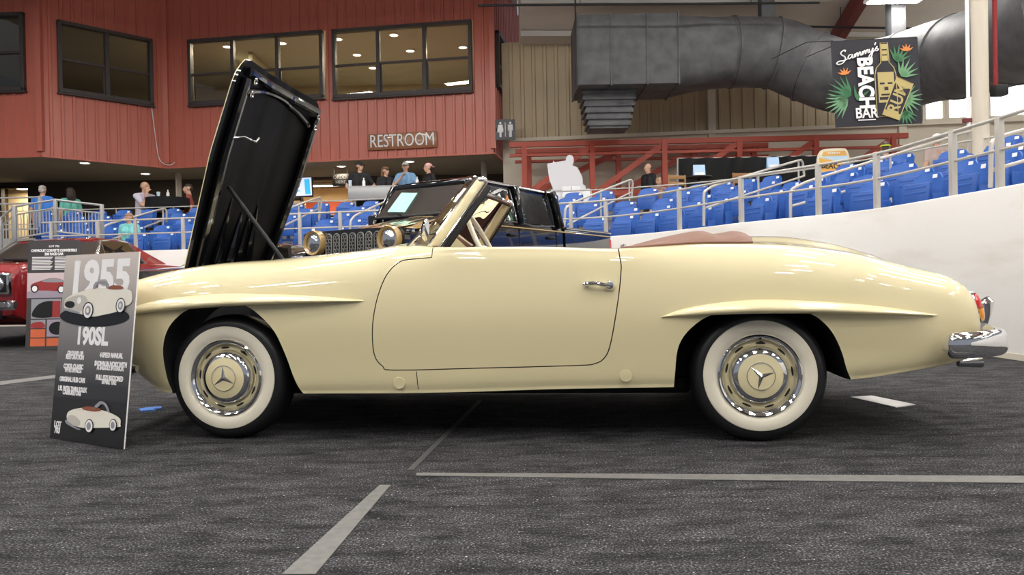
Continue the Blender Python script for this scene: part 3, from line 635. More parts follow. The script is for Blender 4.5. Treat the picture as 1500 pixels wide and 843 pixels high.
# rear bumper, overriders, lamps, exhaust
xb, zb_ = carp(1382, 509, -.02); q = [(xb, -.005, .412), (xb+.08, -.03, .415), (xb+.18, -.005, .418), (xb+.27, .10, .42), (xb+.36, .42, .42), (xb+.385, MID, .42)]
q = q + [(x, 2*MID-y, z) for x, y, z in q[:-1]][::-1]; bumper(q, .056, .04).build('rear_bumper', 'chrome', car)
for s in (-1, 1):
    yo = MID+s*.40; mb = MB(); rows = []
    for i in range(11):
        u = i/10; z = .40+.19*u; rr = .022+.016*u**1.5-(.02 if i == 10 else 0); rows.append([(xb+.315+.045*math.sin(u*1.8)+rr*1.1*math.cos(a), yo+rr*math.sin(a), z+.012*math.cos(a)*u) for a in [2*PI*k/18 for k in range(18)]])
    mb.grid(rows, cv=True, cap=True); mb.build('overrider', 'chrome', car)
    Yl = MID+s*.655; (xa, za) = carp(1423, 428, .14); (xc, zc_) = carp(1437, 474, .14); up_ = Vector((xa-xc, 0, za-zc_)).normalized(); nrm = Vector((up_.z, s*.42, -up_.x)).normalized()
    cc = Vector(((xa+xc)/2, Yl, (za+zc_)/2)); h_ = ((xa-xc)**2+(za-zc_)**2)**.5/2; Xf = frame(cc-nrm*.012, up_.cross(nrm), up_)
    def oval(sc, dz): return [Xf @ Vector((.045*sc*math.cos(t), h_*sc*math.sin(t)*(1 if math.sin(t) > 0 else 1), dz)) for t in [2*PI*k/36 for k in range(36)]]
    tl = MB().grid([oval(1.0, -.02), oval(1.04, .006), oval(1.0, .018), oval(.86, .020)], cv=True, cap=True).build('tail_lamp', 'chrome', car)
    for a, b, mt in ((-.85, -.05, 'amber_lens'), (0.0, .85, 'red_lens')):
        rows = []
        for i in range(7):
            v = a+(b-a)*i/6; w = .038*math.sqrt(max(.02, 1-v*v)); rows.append([Xf @ Vector((w*math.cos(PI*k/8), h_*v, .019+.022*math.sin(PI*k/8)*math.sqrt(max(.05, 1-v*v)))) for k in range(9)])
        MB().grid(rows).build('lens', mt, tl)
xe, ze = carp(1431, 533, .28); mb = MB(); mb.lathe([(.018, -.10), (.02, -.10), (.024, 0), (.021, 0), (.019, -.08)], Matrix.Translation((xe+.02, .28, ze+.006)) @ Matrix.Rotation(PI/2, 4, 'Y'), 20); mb.build('exhaust_pipe', 'dull_chrome', car)
# ------------------------------------------------------------------ windscreen, cabin, soft-top cover and mirror of the convertible
def both(P): return P + [(x, 2*MID-y, z) for x, y, z in P[:-1]][::-1]
wb_ = catmull(both([(.945, .185, .872), (.86, .27, .885), (.78, .48, .905), (.755, MID, .915)]), 8)
wt_ = catmull(both([(1.168, .265, 1.192), (1.12, .34, 1.212), (1.055, .52, 1.228), (1.03, MID, 1.232)]), 8)
ws = MB().grid([[a+(b-a)*t for t in (0, .25, .5, .75, 1)] for a, b in zip(wb_, wt_)]).build('windscreen', 'glass', car)
MB().tube(wb_, .013, 10).build('screen_gasket', 'black', ws)
MB().tube([p+Vector((0, 0, .008)) for p in wt_], .0125, 10).build('header_rail', 'chrome', ws)
MB().tube([p+Vector((.012, 0, -.012)) for p in wt_], .010, 8).build('header_trim', 'dark_leather', ws)
for s in (0, 1):
    A = wb_[0] if s == 0 else wb_[-1]; B = wt_[0] if s == 0 else wt_[-1]; d = (B-A).normalized(); sg = -1 if s == 0 else 1; A2 = A - d*.02; B2 = B + d*.012
    side = Vector((0, sg, 0)); aft = (Vector((1, 0, 0)) - d*d.x).normalized()
    MB().beam(A2, B2, .042, .030, side, .010).build('pillar', 'cream', ws)
    MB().tube([A2-aft*.026, B2-aft*.026], .008, 8).build('pillar_trim', 'chrome', ws)
    MB().tube([A2+aft*.026+side*.008, B2+aft*.026+side*.008], .0065, 8).build('pillar_trim', 'chrome', ws)
    MB().beam(A2+aft*(.047 if s == 0 else .036)+d*.01, B2+aft*(.045 if s == 0 else .034)-d*.01, .034 if s == 0 else .012, .028 if s == 0 else .02, side, .004).build('pillar_seal', 'black', ws)
    MB().tube([A2+aft*.036+side*.017, B2+aft*.034+side*.017], .0035, 6).build('pillar_bead', 'chrome', ws)
    MB().ball(B+Vector((.006, 0, .006)), (.026, .020, .018), 12).build('corner_cap', 'chrome', ws)
# stickers on the glass, interior mirror, wipers
p = wb_[6]+(wt_[6]-wb_[6])*.86; q = wb_[9]+(wt_[9]-wb_[9])*.86; dn = (wb_[6]-wt_[6]).normalized(); o_ = Vector((-.006, -.003, .004))
mb = MB(); mb.f([mb.v(x+o_) for x in (p, q, q+dn*.085, p+dn*.085)]); mb.build('sticker', 'paper', ws, label='white paper sticker')
MB().box((1.08, MID, 1.165), (.02, .20, .05), .008).build('rear_view_mirror', 'chrome', ws); MB().cyl((1.05, MID, 1.215), (1.08, MID, 1.17), .006, 8).build('mirror_stem', 'chrome', ws)
for y in (.52, 1.0): MB().tube([(.76, y, .925), (.80, y+.12, .965), (.82, y+.36, .985)], .005, 6).build('wiper', 'chrome', ws)
# dash, wheel, seats
mb = MB(); mb.grid([[(.93+.06*math.cos(t)+.03, y, .80+.085*math.sin(t)) for t in [PI*k/10-.5 for k in range(11)]] for y in (.16, .5, MID, 1.1, 1.44)], cap=True); mb.build('dashboard', 'brown_leather', car)
for y in (.36, .52): MB().lathe([(.001, .006), (.055, .006), (.062, .01), (.066, 0)], frame((1.055, y, .80), (0, 1, 0), (-.2, 0, 1)), 28).build('gauge', 'chrome', car)
swc = Vector((1.165, .46, .862)); axis = Vector((math.cos(.46), 0, math.sin(.46))); Xw = frame(swc, (0, 1, 0), Vector((-axis.z, 0, axis.x)))
sw = MB().tube([Xw @ Vector((.205*math.cos(t), .205*math.sin(t), 0)) for t in [2*PI*k/48 for k in range(48)]], .0125, 10, closed=True).build('steering_wheel', 'ivory', car)
MB().tube([Xw @ Vector((.145*math.cos(t), .145*math.sin(t), -.008)) for t in [2*PI*k/40 for k in range(40)]], .005, 8, closed=True).build('horn_ring', 'chrome', sw)
for a in (0, PI): MB().tube([Xw @ Vector((.03*math.cos(a), 0, -.03)), Xw @ Vector((.2*math.cos(a), 0, 0))], [.016, .010], 8).build('spoke', 'ivory', sw)
MB().lathe([(.001, .012), (.03, .008), (.042, -.01), (.04, -.035)], Xw, 24).build('horn_button', 'ivory', sw)
MB().cyl(swc-axis*.03, swc-axis*.33, .022, 12).build('steering_column', 'ivory', sw)
for s in (-1, 1):
    y = MID+s*.33; mb = MB(); mb.box((1.42, y, .42), (.46, .5, .16), .05); seat = mb.build('seat', 'brown_leather', car)
    mb = MB(); mb.grid([[(1.62+.10*u+.045*math.cos(t), y+.235*math.sin(t)*(1-.12*u*u), .46+.36*u) for t in [2*PI*k/24 for k in range(24)]] for u in (0, .2, .5, .8, .95, 1)], cv=True, cap=True); mb.build('backrest', 'brown_leather', seat)
# folded soft top under its leather cover
top_px = [(907, 365), (925, 359), (960, 349), (1005, 338.5), (1031, 335.5), (1045, 341), (1058, 339.5), (1072, 336.5), (1083, 338.5), (1089, 345)]
ht = [carp(a, b, .33) for a, b in top_px]; rows = []
for i, x in enumerate([v.x for v in catmull([(a, 0, 0) for a, b in ht], 4)]):
    zt = catmull([(b, 0, 0) for a, b in ht], 4)[i].x; row = []
    x1_ = x
    for j in range(41):
        v = j/40; y = .115+1.37*v; f = max(0, math.sin(PI*v))**.42; yy = min(max(y, .11), 1.49); base_z = top_z(x1_, yy if abs(yy-MID) > .685 or x > 1.9 else .11) or .85
        base_z = max(base_z if base_z > .8 else .835, .835); zz = base_z + .004 + (zt-base_z)*f if zt > base_z else base_z+.006*f + .004
        row.append((x1_ + .05*math.sin(PI*v)*(1 if i > 20 else 0)*(i-20)/16, y, zz - .0*v))
    rows.append(row)
rows.append([(p[0]+.004, p[1], (top_z(min(p[0], 3), min(max(p[1], .11), 1.49)) or .85)-.004) for p in rows[-1]])
rows.insert(0, [(p[0]-.004, p[1], p[2]-.06) for p in rows[0]])
cover = MB().grid(rows).build('soft_top_cover', 'brown_leather', car, ang=70)
ed = [Vector(r[0])+Vector((0, -.001, .001)) for r in rows[1:-1]]; MB().tube(ed, .006, 8).build('cover_piping', 'brown_leather', cover)
for s in (0, 1): MB().lathe([(.012, 0), (.012, .01), (.001, .016)], frame((1.835, .135 if s == 0 else 2*MID-.135, .856), (1, 0, 0), (0, 1, 0)), 14).build('snap_stud', 'chrome', cover)
# long-stalked wing mirror ahead of the door
(xa, za), (xs_, zs_), (xh, zh) = carp(577, 380.5, .06), carp(618, 339, .10), carp(622.5, 337, .10)
zA = top_z(xa, .10) or za; mb = MB(); mb.tube([(xa, .055, za-.004), (xa+.05, .085, za+.022), (xa+.085, .115, za+.030)], [.011, .018, .004], 10); wm_ = mb.build('wing_mirror', 'chrome', car)
MB().tube([(xa+.012, .06, za+.004), (xs_, .10, zs_)], [.0085, .0065], 10).build('stalk', 'chrome', wm_)
MB().ball((xs_, .10, zs_), .013, 10).build('pivot', 'chrome', wm_)
MB().lathe([(.001, -.016), (.03, -.013), (.048, -.004), (.054, .006), (.050, .009), (.001, .009)], frame((xh, .10, zh), (0, 1, 0), (.1, .0, 1)), 32).build('mirror_head', 'chrome', wm_)
# ------------------------------------------------------------------ show boards
def panel_frame(bl, br, tl): return frame(bl, br-bl, tl-bl)
class Board:
    """flat printed board: pieces are drawn in board units (u across, v up, metres) as thin shapes on its face"""
    def __init__(s, root, X): s.root = root; s.X = X; s.k = 0
    def poly(s, name, pts, m, lay=1, parent=None, **tags):
        mb = MB(); vs = [mb.v(s.X @ Vector((a, b, .0012*lay))) for a, b in pts]; mb.f(vs); bmesh.ops.triangulate(mb.bm, faces=mb.bm.faces[:]); return mb.build(name, m, parent or s.root, smooth=False, **tags)
    def text(s, t, u, v, size, m, lay=1, bold=0., sx=1., align='CENTER', rot=0., shear=0., name='lettering'):
        return text(t, size, m, s.root, s.X @ Matrix.Translation((u, v, .0012*lay)) @ Matrix.Rotation(rot, 4, 'Z'), name, .0004, bold, sx, align, shear)
def ell(cu, cv, a, b, n=28, t0=0, t1=2*PI, rot=0):
    return [(cu+a*math.cos(t)*math.cos(rot)-b*math.sin(t)*math.sin(rot), cv+a*math.cos(t)*math.sin(rot)+b*math.sin(t)*math.cos(rot)) for t in [t0+(t1-t0)*k/n for k in range(n)]]
def curve2(P, n=5): return [tuple(v[:2]) for v in catmull([(a, b, 0) for a, b in P], n, True)]
def ramp_mat(name, stops, axis=2, rough=.3):
    m = mat(name, (.5, .5, .5), rough, coat=.6); nt = m.node_tree; tc = nt.nodes.new('ShaderNodeTexCoord'); sp = nt.nodes.new('ShaderNodeSeparateXYZ'); r = nt.nodes.new('ShaderNodeValToRGB')
    nt.links.new(tc.outputs['Generated'], sp.inputs[0]); nt.links.new(sp.outputs[axis], r.inputs[0]); e = r.color_ramp.elements
    for i, (p, c) in enumerate(stops):
        if i > 1: e.new(p)
        e[i].position = p; e[i].color = (*c, 1)
    nt.links.new(r.outputs[0], nt.nodes['Principled BSDF'].inputs['Base Color']); return m
M['board_print'] = ramp_mat('board_print', [(0, (.012, .012, .013)), (.30, (.030, .029, .030)), (.62, (.25, .23, .225)), (1, (.66, .58, .53))])
dm('pic_cream', (.80, .76, .66), .4); dm('pic_shade', (.55, .52, .46), .4); dm('pic_black', (.01, .01, .011), .35); dm('pic_grey', (.30, .30, .33), .4); dm('pic_brown', (.28, .09, .05), .4); dm('pic_white', (.88, .86, .86), .4)
BR = at_z(181, 658.4, .004); BL = at_z(73, 642, .004); wv = (BR-BL).normalized(); upv = Vector((-wv.y, wv.x, 0))*math.sin(.11)+Z*math.cos(.11)
TL = BL+upv*.876; TR = BR+upv*.876; bw = (BR-BL).length; bh = .876
root = thing('show_board', 'tall glossy board headed 1955, propped at the nose of the cream convertible', 'sign', BL, 0, None)
Lq = [Vector((0, 0, 0)), BR-BL, TR-BL, TL-BL]; nb = (Lq[1]).cross(Lq[3]).normalized(); mb = MB()
A = [mb.v(p) for p in Lq]; B = [mb.v(p-nb*.006) for p in Lq]; mb.f(A); mb.f(B[::-1])
for i in range(4): mb.f([A[i], A[(i+1) % 4], B[(i+1) % 4], B[i]])
mb.build('panel', 'board_print', root, smooth=False)
mb = MB(); mb.grid([[p+(q-p)*.0+nb*.0005, p-nb*.0065] for p, q in ((Lq[1]+(Lq[1]).normalized()*.0006, Lq[2]), (Lq[2]+Lq[1].normalized()*.0006, Lq[1]))]); mb.build('panel_edge', 'white', root, smooth=False)
mc = Lq[1]*.5; back = Vector((nb.x, nb.y, 0)).normalized(); foot = mc - back*.15
mb = MB(); tp = mc+(Lq[3])*.45 - nb*.010
mb.f([mb.v(v) for v in (tp-Lq[1]*.1, tp+Lq[1]*.1, foot+Lq[1]*.14, foot-Lq[1]*.14)]); bmesh.ops.solidify(mb.bm, geom=mb.bm.faces[:], thickness=.004); mb.build('easel_leg', 'white', root, smooth=False)
Bd = Board(root, panel_frame(Lq[0], Lq[1], Lq[3])); s = bw/.45; U = lambda a: a*bw; V_ = lambda b: b*bh
Bd.text('1955', U(.50), V_(.865), .275*bw*1.36, 'pic_white', 1, .009, 1.12)
# picture of the car seen from its front quarter (unit square coordinates u, v from the photo)
def pic(pts, name, m, lay, n=4, sharp=False): Bd.poly(name, [(U(a), V_(b)) for a, b in (pts if sharp else curve2(pts, n))], m, lay)
pic(ell(.47, .665, .475, .055), 'picture_shadow', 'pic_black', 2, sharp=True)
pic([(.05, .715), (.06, .755), (.16, .782), (.30, .800), (.42, .815), (.60, .815), (.80, .812), (.93, .800), (.965, .775), (.965, .745), (.93, .725), (.86, .715), (.78, .690), (.60, .672), (.45, .662), (.30, .675), (.12, .690)], 'picture_car', 'pic_cream', 3)
pic([(.06, .720), (.07, .752), (.20, .775), (.33, .775), (.38, .745), (.34, .725), (.30, .690), (.18, .695)], 'picture_nose', 'pic_shade', 4)
pic([(.44, .812), (.47, .848), (.62, .850), (.66, .818), (.62, .812), (.60, .838), (.50, .838), (.48, .812)], 'picture_screen', 'pic_grey', 4, 2)
pic([(.64, .812), (.70, .828), (.82, .823), (.84, .808), (.70, .806)], 'picture_soft_top', 'pic_brown', 4)
for cu, cv, a, b in ((.40, .695, .075, .046), (.83, .722, .062, .040)):
    pic(ell(cu, cv, a, b), 'picture_wheel', 'pic_black', 5, sharp=True); pic(ell(cu+.004, cv, a*.82, b*.86), 'picture_wheel', 'pic_white', 6, sharp=True); pic(ell(cu+.006, cv, a*.5, b*.55), 'picture_wheel', 'pic_grey', 7, sharp=True); pic(ell(cu+.006, cv, a*.26, b*.3), 'picture_wheel', 'pic_cream', 8, sharp=True)
pic(ell(.14, .728, .07, .018), 'picture_grille', 'pic_black', 6, sharp=True); pic(ell(.27, .748, .03, .018), 'picture_lamp', 'pic_white', 6, sharp=True); pic([(.05, .70), (.06, .708), (.25, .69), (.30, .68), (.24, .68), (.08, .695)], 'picture_bumper', 'pic_grey', 6)
Bd.text('190SL', U(.47), V_(.555), .155*bw*1.25, 'pic_white', 1, .005, .92)
for t, a, b in (('GROUND UP', .26, .462), ('RESTORATION', .26, .443), ('COKER CLASSIC', .25, .392), ('WHITEWALLS', .25, .373), ('ORIGINAL HUB CAPS', .25, .322), ('1.9L WITH TWIN SOLEX', .26, .272), ('CARBURETORS', .26, .253),
                ('4-SPEED MANUAL', .75, .462), ('SHOWN IN IVORY WITH', .75, .417), ('A SADDLE INTERIOR', .75, .398), ('FULL SIZE RESTORED', .75, .345), ('SPARE TIRE', .75, .326)):
    Bd.text(t, U(a), V_(b), .048*bw*1.12, 'pic_white', 1, .0016, .70)
Bd.text('LOT', U(.10), V_(.078), .05*bw*1.3, 'pic_white', 1, .002, .8); Bd.text('703', U(.10), V_(.045), .05*bw*1.3, 'pic_white', 1, .002, .8)
pic([(.23, .115), (.24, .150), (.34, .172), (.50, .185), (.66, .182), (.80, .172), (.93, .150), (.945, .120), (.92, .105), (.60, .085), (.45, .078), (.30, .088)], 'picture_car', 'pic_cream', 3)
pic([(.24, .105), (.25, .132), (.34, .135), (.42, .11), (.40, .085), (.30, .088)], 'picture_tail', 'pic_shade', 4)
pic([(.43, .176), (.50, .192), (.66, .188), (.68, .176), (.56, .168)], 'picture_cabin', 'pic_brown', 4)
pic([(.58, .185), (.66, .225), (.75, .215), (.80, .175), (.77, .176), (.73, .205), (.68, .210), (.62, .183)], 'picture_screen', 'pic_grey', 4, 2)
for cu, cv, a, b in ((.55, .092, .058, .036), (.86, .112, .05, .032)):
    pic(ell(cu, cv, a, b), 'picture_wheel', 'pic_black', 5, sharp=True); pic(ell(cu, cv, a*.82, b*.86), 'picture_wheel', 'pic_white', 6, sharp=True); pic(ell(cu, cv, a*.5, b*.55), 'picture_wheel', 'pic_grey', 7, sharp=True)
pic([(.22, .100), (.24, .108), (.36, .08), (.44, .07), (.40, .066), (.26, .085)], 'picture_bumper', 'pic_grey', 6)
# dark board with the photographs of a red sports car, behind
dm('board_dark', (.055, .050, .052), .4); dm('pic_red', (.32, .035, .035), .4); dm('pic_pale', (.62, .50, .52), .5); dm('pic_orange', (.6, .13, .05), .5); dm('pic_lilac', (.34, .29, .36), .5)
bl = at_z(37, 513, .004); wv = Vector((1, .10, 0)).normalized(); br = bl + wv*.585; tl = bl + (Vector((-wv.y, wv.x, 0))*math.sin(.10)+Z*math.cos(.10))*1.30
root = thing('show_board', 'dark photo board of a red sports car standing before the red coupe', 'sign', bl)
ux = (br-bl); uy = tl-bl; Xb = panel_frame(Vector((0, 0, 0)), ux, uy); bw, bh = ux.length, uy.length; nb = Xb.col[2].xyz
mb = MB(); mb.prism([(0, 0), (bw, 0), (bw, bh), (0, bh)], -nb*.012, Xb.col[0].xyz, Xb.col[1].xyz, .012); mb.build('panel', 'board_dark', root, smooth=False)
mb = MB(); mb.prism([(bw*.4, bh*.8), (bw*.6, bh*.8), (bw*.6, bh*.4), (bw*.4, bh*.4)], -nb*.02, Xb.col[0].xyz, Xb.col[1].xyz, .006); mb.beam(Xb @ Vector((bw*.5, bh*.8, -.02)), Xb @ Vector((bw*.5, .0, -.02)) + Vector((0, .45, -.0)), .1, .006); mb.build('easel_leg', 'white', root, smooth=False)
Bd = Board(root, Xb)
Bd.text('LOT 702', U(.5), V_(.945), .055*bw, 'pic_white', 1, .001); Bd.text('CHEVROLET CORVETTE CONVERTIBLE', U(.5), V_(.905), .07*bw, 'pic_white', 1, .0025, .72); Bd.text('500 PACE CAR', U(.5), V_(.872), .07*bw, 'pic_white', 1, .0025, .8)
for a in (.08, .52):
    for k in range(9): Bd.poly('text_line', [(U(a), V_(.84-.014*k)), (U(a+.40-.02*(k % 3)), V_(.84-.014*k)), (U(a+.40-.02*(k % 3)), V_(.847-.014*k)), (U(a), V_(.847-.014*k))], 'pic_white')
def rect(a, b, c, d, m, lay=1, name='photograph'): return Bd.poly(name, [(U(a), V_(b)), (U(c), V_(b)), (U(c), V_(d)), (U(a), V_(d))], m, lay)
rect(.0, .47, 1, .70, 'pic_pale'); rect(.0, .47, 1, .53, 'pic_lilac', 2)
pic([(.07, .565), (.10, .60), (.25, .625), (.42, .648), (.60, .645), (.76, .618), (.97, .598), (.98, .56), (.95, .535), (.70, .525), (.40, .535), (.15, .540)], 'picture_car', 'pic_red', 3)
pic([(.28, .622), (.42, .645), (.60, .642), (.72, .616), (.5, .610)], 'picture_glass', 'pic_grey', 4)
for cu, cv in ((.15, .555), (.66, .545)): pic(ell(cu, cv, .075, .037), 'picture_wheel', 'pic_black', 4, sharp=True); pic(ell(cu, cv, .05, .027), 'picture_wheel', 'pic_white', 5, sharp=True)
rect(.09, .28, .66, .46, 'pic_grey'); pic([(.12, .30), (.2, .40), (.4, .44), (.6, .42), (.55, .30)], 'picture_cabin', 'pic_black', 2); rect(.50, .29, .65, .44, 'pic_red', 3); rect(.70, .28, .97, .46, 'pic_lilac')
rect(.09, .195, .37, .27, 'pic_grey'); pic([(.1, .2), (.12, .24), (.3, .25), (.36, .2)], 'picture_car', 'pic_red', 2); rect(.09, .11, .37, .185, 'pic_orange'); rect(.09, .03, .37, .10, 'pic_orange')
rect(.40, .115, .97, .27, 'pic_lilac'); pic(ell(.6, .19, .16, .06), 'picture_cabin', 'pic_black', 2, sharp=True); rect(.40, .03, .97, .10, 'pic_orange')
# ------------------------------------------------------------------ the cars behind
dm('red_paint', (.26, .012, .015), .25, coat=1.); dm('gold_paint', (.42, .27, .10), .3, coat=1.); dm('green_paper', (.42, .78, .66), .6); dm('grey_mesh', (.32, .32, .30), .4, .6)
def road_wheel(par, loc, R, w, side, rim='chrome'):
    o = bpy.data.objects.new('wheel', None); C.objects.link(o); o.parent = par; o.location = loc; o.rotation_euler = (PI/2 if side < 0 else -PI/2, 0, 0)
    MB().lathe([(R*.62, -w), (R*.86, -w), (R*.97, -w*.9), (R, -w*.7), (R, -w*.25), (R*.97, -w*.08), (R*.85, 0), (R*.64, -.005)], seg=48).build('tyre', 'rubber', o)
    MB().lathe([(R*.64, -.006), (R*.61, .004), (R*.57, -.03), (R*.30, -.045), (R*.24, -.02), (.001, -.015)], seg=48).build('rim', rim, o)
    for k in range(5):
        a = 2*PI*k/5; MB().beam((R*.2*math.cos(a), R*.2*math.sin(a), -.025), (R*.58*math.cos(a), R*.58*math.sin(a), -.018), .05, .02).build('spoke', rim, o)
    return o
def coupe(name, label, loc, rz, L, wd, H, paint, glass, belt, lampkind):
    """two-door coupe, nose at the local origin, tail along +x, driver's side at -y"""
    c = thing(name, label, 'car', loc, rz); w = wd/2; zb = .24*H/1.35
    tw = [(0, w*.90), (.10, w*.97), (.5, w), (L*.5, w), (L-.4, w*.97), (L-.05, w*.92), (L, w*.88)]
    tz = [(0, belt-.14), (.06, belt-.07), (.4, belt-.03), (L*.30, belt+.01), (L*.62, belt+.01), (L*.8, belt), (L-.1, belt-.03), (L, belt-.10)]
    tb = [(0, zb+.14), (.25, zb+.03), (.5, zb), (L-.6, zb), (L, zb+.14)]
    def sec(x):
        a, t, b = lerp_tab(tw, x), lerp_tab(tz, x), lerp_tab(tb, x); p = [(0, b), (a*.6, b), (a-.06, b), (a-.02, b+.05), (a-.005, b+(t-b)*.4), (a, b+(t-b)*.6), (a-.01, t-.09), (a-.04, t-.02), (a-.10, t), (a*.5, t+.015), (0, t+.022)]
        return [(x, -q.y, q.z) for q in catmull([(0, u, v) for u, v in p], 3)] + [(x, q.y, q.z) for q in catmull([(0, u, v) for u, v in p], 3)[1:-1][::-1]]
    mb = MB(); mb.grid([sec(L*i/60) for i in range(61)], cv=True, cap=True); b = loose('body', mb, [paint, 'black']); R = .33*H/1.35
    for xa in (L*.185, L*.765):
        for s in (-1, 1):
            arc = [(xa+(R+.05)*math.cos(PI*k/16), R+(R+.05)*math.sin(PI*k/16)*.98) for k in range(17)]; arc = [(xa+R+.05, 0)]+arc+[(xa-R-.05, 0)]
            boolean(b, side_cutter(arc, -w-.2, -w+.30) if s < 0 else side_cutter(arc, w-.30, w+.2))
            road_wheel(c, (xa, s*(w-.05), R), R, .2, s)
    mb = MB(); mb.mi = 1; mb.box((L*.53, 0, belt+.1), (L*.36, wd-.34, .7)); boolean(b, loose('cutter', mb, [paint, 'black'])); sharpen(b); b.parent = c; b.name = 'body'
    # greenhouse
    x0, x1, x2, x3 = L*.335, L*.44, L*.60, L*.80; wg, wr = w-.13, w-.33
    zt = [(x0+.0, belt+.02), (x1, H-.05), ((x1+x2)/2, H), (x2, H-.02), (x3, belt+.03)]
    rf = []
    for x in [x1+(x2-x1)*k/10 for k in range(11)]:
        z = lerp_tab([(x1, H-.05), ((x1+x2)/2, H), (x2, H-.025)], x); rf.append([(x, wr*v, z-.05*abs(v)**4) for v in [-1+2*j/12 for j in range(13)]])
    rf2 = [[(p[0], p[1], p[2]-.03) for p in r] for r in rf]; mb = MB(); mb.grid(rf); mb.grid(rf2); edge = lambda g: [r[0] for r in g]+g[-1][1:]+[r[-1] for r in g[::-1]][1:]+g[0][::-1][1:-1]
    mb.grid([edge(rf), edge(rf2)], cv=True); mb.build('roof', paint, c)
    def bow(xa, za, hw, dx, n=8): return [Vector((xa+dx*v*v, hw*v, za)) for v in [-1+2*k/n for k in range(n+1)]]
    MB().grid([bow(x0, belt+.02, wg, .10), bow(x1-.01, H-.07, wr-.01, .05)]).build('windscreen', glass, c)
    MB().grid([bow(x3, belt+.03, wg-.03, -.12), bow(x2+.01, H-.05, wr-.01, -.04)]).build('rear_window', glass, c)
    for s in (-1, 1):
        A = Vector((x0+.10, s*wg, belt+.01)); B = Vector((x1+.04, s*wr, H-.07)); Ct = Vector((x2-.02, s*wr, H-.06)); Cb = Vector((x3-.14, s*(wg-.03), belt+.02)); Cf = Vector((x2+.16, s*wg, belt+.01))
        mb = MB(); mb.f([mb.v(q) for q in (A, B, Ct, Cf)]); mb.build('side_window', glass, c, smooth=False)
        MB().tube([A, B], .028, 8).build('pillar', 'chrome' if lampkind == 'square' else paint, c)
        MB().tube([B, (B+Ct)/2+Z*.035, Ct, Cf], .012, 8).build('drip_rail', 'chrome', c)
        V1 = A.lerp(Cf, .22); MB().tube([V1, V1.lerp(B, .92)], .010, 6).build('vent_frame', 'chrome', c)
        mb = MB(); o_ = Vector((0, s*.012, 0))
        F1 = [Ct+o_, Vector((x2+.10, s*wr, H-.10)), Cb+Vector((.02, 0, 0)), Cf]; mb.f([mb.v(q) for q in F1]); F2 = [mb.v(q-o_*3) for q in F1]; mb.f(F2); mb.build('rear_pillar', paint, c, smooth=False)
        MB().tube([(.4, s*(w+.004), belt-.10), (L*.5, s*(w+.004), belt-.08), (L-.5, s*(w*.98+.004), belt-.09)], .010, 6).build('side_trim', 'chrome', c)
        MB().box((L*.56, s*(w+.01), belt-.16), (.14, .03, .022), .006).build('door_handle', 'chrome', c)
        mb = MB(); mb.tube([(L*.36, s*(w+.002), zb+.10), (L*.36, s*(w+.001), belt-.02)], .004, 6); mb.build('door_gap', 'black', c)
        mb = MB(); mb.tube([(L*.62, s*(w+.002), zb+.10), (L*.62, s*(w+.001), belt-.02)], .004, 6); mb.build('door_gap', 'black', c)
    # face
    zl = belt-.29
    MB().box((-.0, 0, zl), (.06, w*1.15, .20), .02).build('grille', 'black', c)
    for k in range(4): MB().box((-.035, 0, zl-.075+.05*k), (.012, w*1.12, .010), .003).build('grille_bar', 'chrome', c)
    for s in (-1, 1):
        y = s*w*.75
        if lampkind == 'square': hl = MB().box((-.02, y, zl), (.09, .27, .27), .025).build('headlamp_bezel', 'chrome', c); MB().box((-.068, y, zl), (.012, .21, .21), .01).build('recess', 'black', hl)
        else: hl = MB().box((-.0, y, zl+.02), (.06, .32, .13), .03).build('headlamp_bezel', 'black', c)
        X = frame((-.072, y, zl), (0, -1, 0), (0, 0, 1)); MB().lathe([(.088, -.01), (.09, .014), (.078, .018)], X, 28).build('lamp_ring', 'chrome', hl); MB().lathe([(.079, .014), (.06, .032), (.03, .04), (.001, .043)], X, 28).build('lens', 'chrome', hl)
    mb = MB(); P = [(-.06, -w*.98, belt-.55), (-.14, -w*.8, belt-.55), (-.17, 0, belt-.55), (-.14, w*.8, belt-.55), (-.06, w*.98, belt-.55)]
    mb = MB(); mb.grid([[p+Vector((0, 0, .055)), p+Vector((-.05, 0, .03)), p+Vector((-.06, 0, -.02)), p+Vector((-.02, 0, -.06)), p+Vector((.02, 0, 0))] for p in catmull(P, 6)], cv=True, cap=True); mb.build('front_bumper', 'chrome' if lampkind == 'square' else 'black', c)
    mb = MB(); mb.grid([[Vector((L-p.x-.02, p.y, p.z+.02))+q for q in (Vector((0, 0, .055)), Vector((.05, 0, .03)), Vector((.06, 0, -.02)), Vector((.02, 0, -.06)))] for p in catmull(P, 6)], cv=True, cap=True); mb.build('rear_bumper', 'chrome' if lampkind == 'square' else 'black', c)
    MB().box((.04, 0, zb+.16), (.1, w*1.5, .14), .02).build('valance', 'black', c)
    if lampkind == 'square': MB().box((.85, -.35, belt+.03), (.45, .16, .035), .012).build('hood_scoop', 'black', c); MB().box((.85, .35, belt+.03), (.45, .16, .035), .012).build('hood_scoop', 'black', c)
    for s in (-1, 1): MB().box((L*.52, s*.38, .62), (.5, .5, .6), .08).build('seat', 'black', c)
    return c
# red coupe on the left, facing the camera
coupe('coupe_car', 'dark red 1960s two-door coupe with square lamp bezels behind the show boards', Vector((-6.92, 9.32, 0)), math.radians(90-3.5), 4.82, 1.96, 1.50, 'red_paint', 'tint_glass', 1.08, 'square')
coupe('coupe_car', 'low black coupe half hidden between the raised bonnet and the black pickup', Vector((-3.95, 8.75, 0)), math.radians(90-9), 4.3, 1.84, 1.31, 'black_paint', 'tint_glass', .95, 'round')
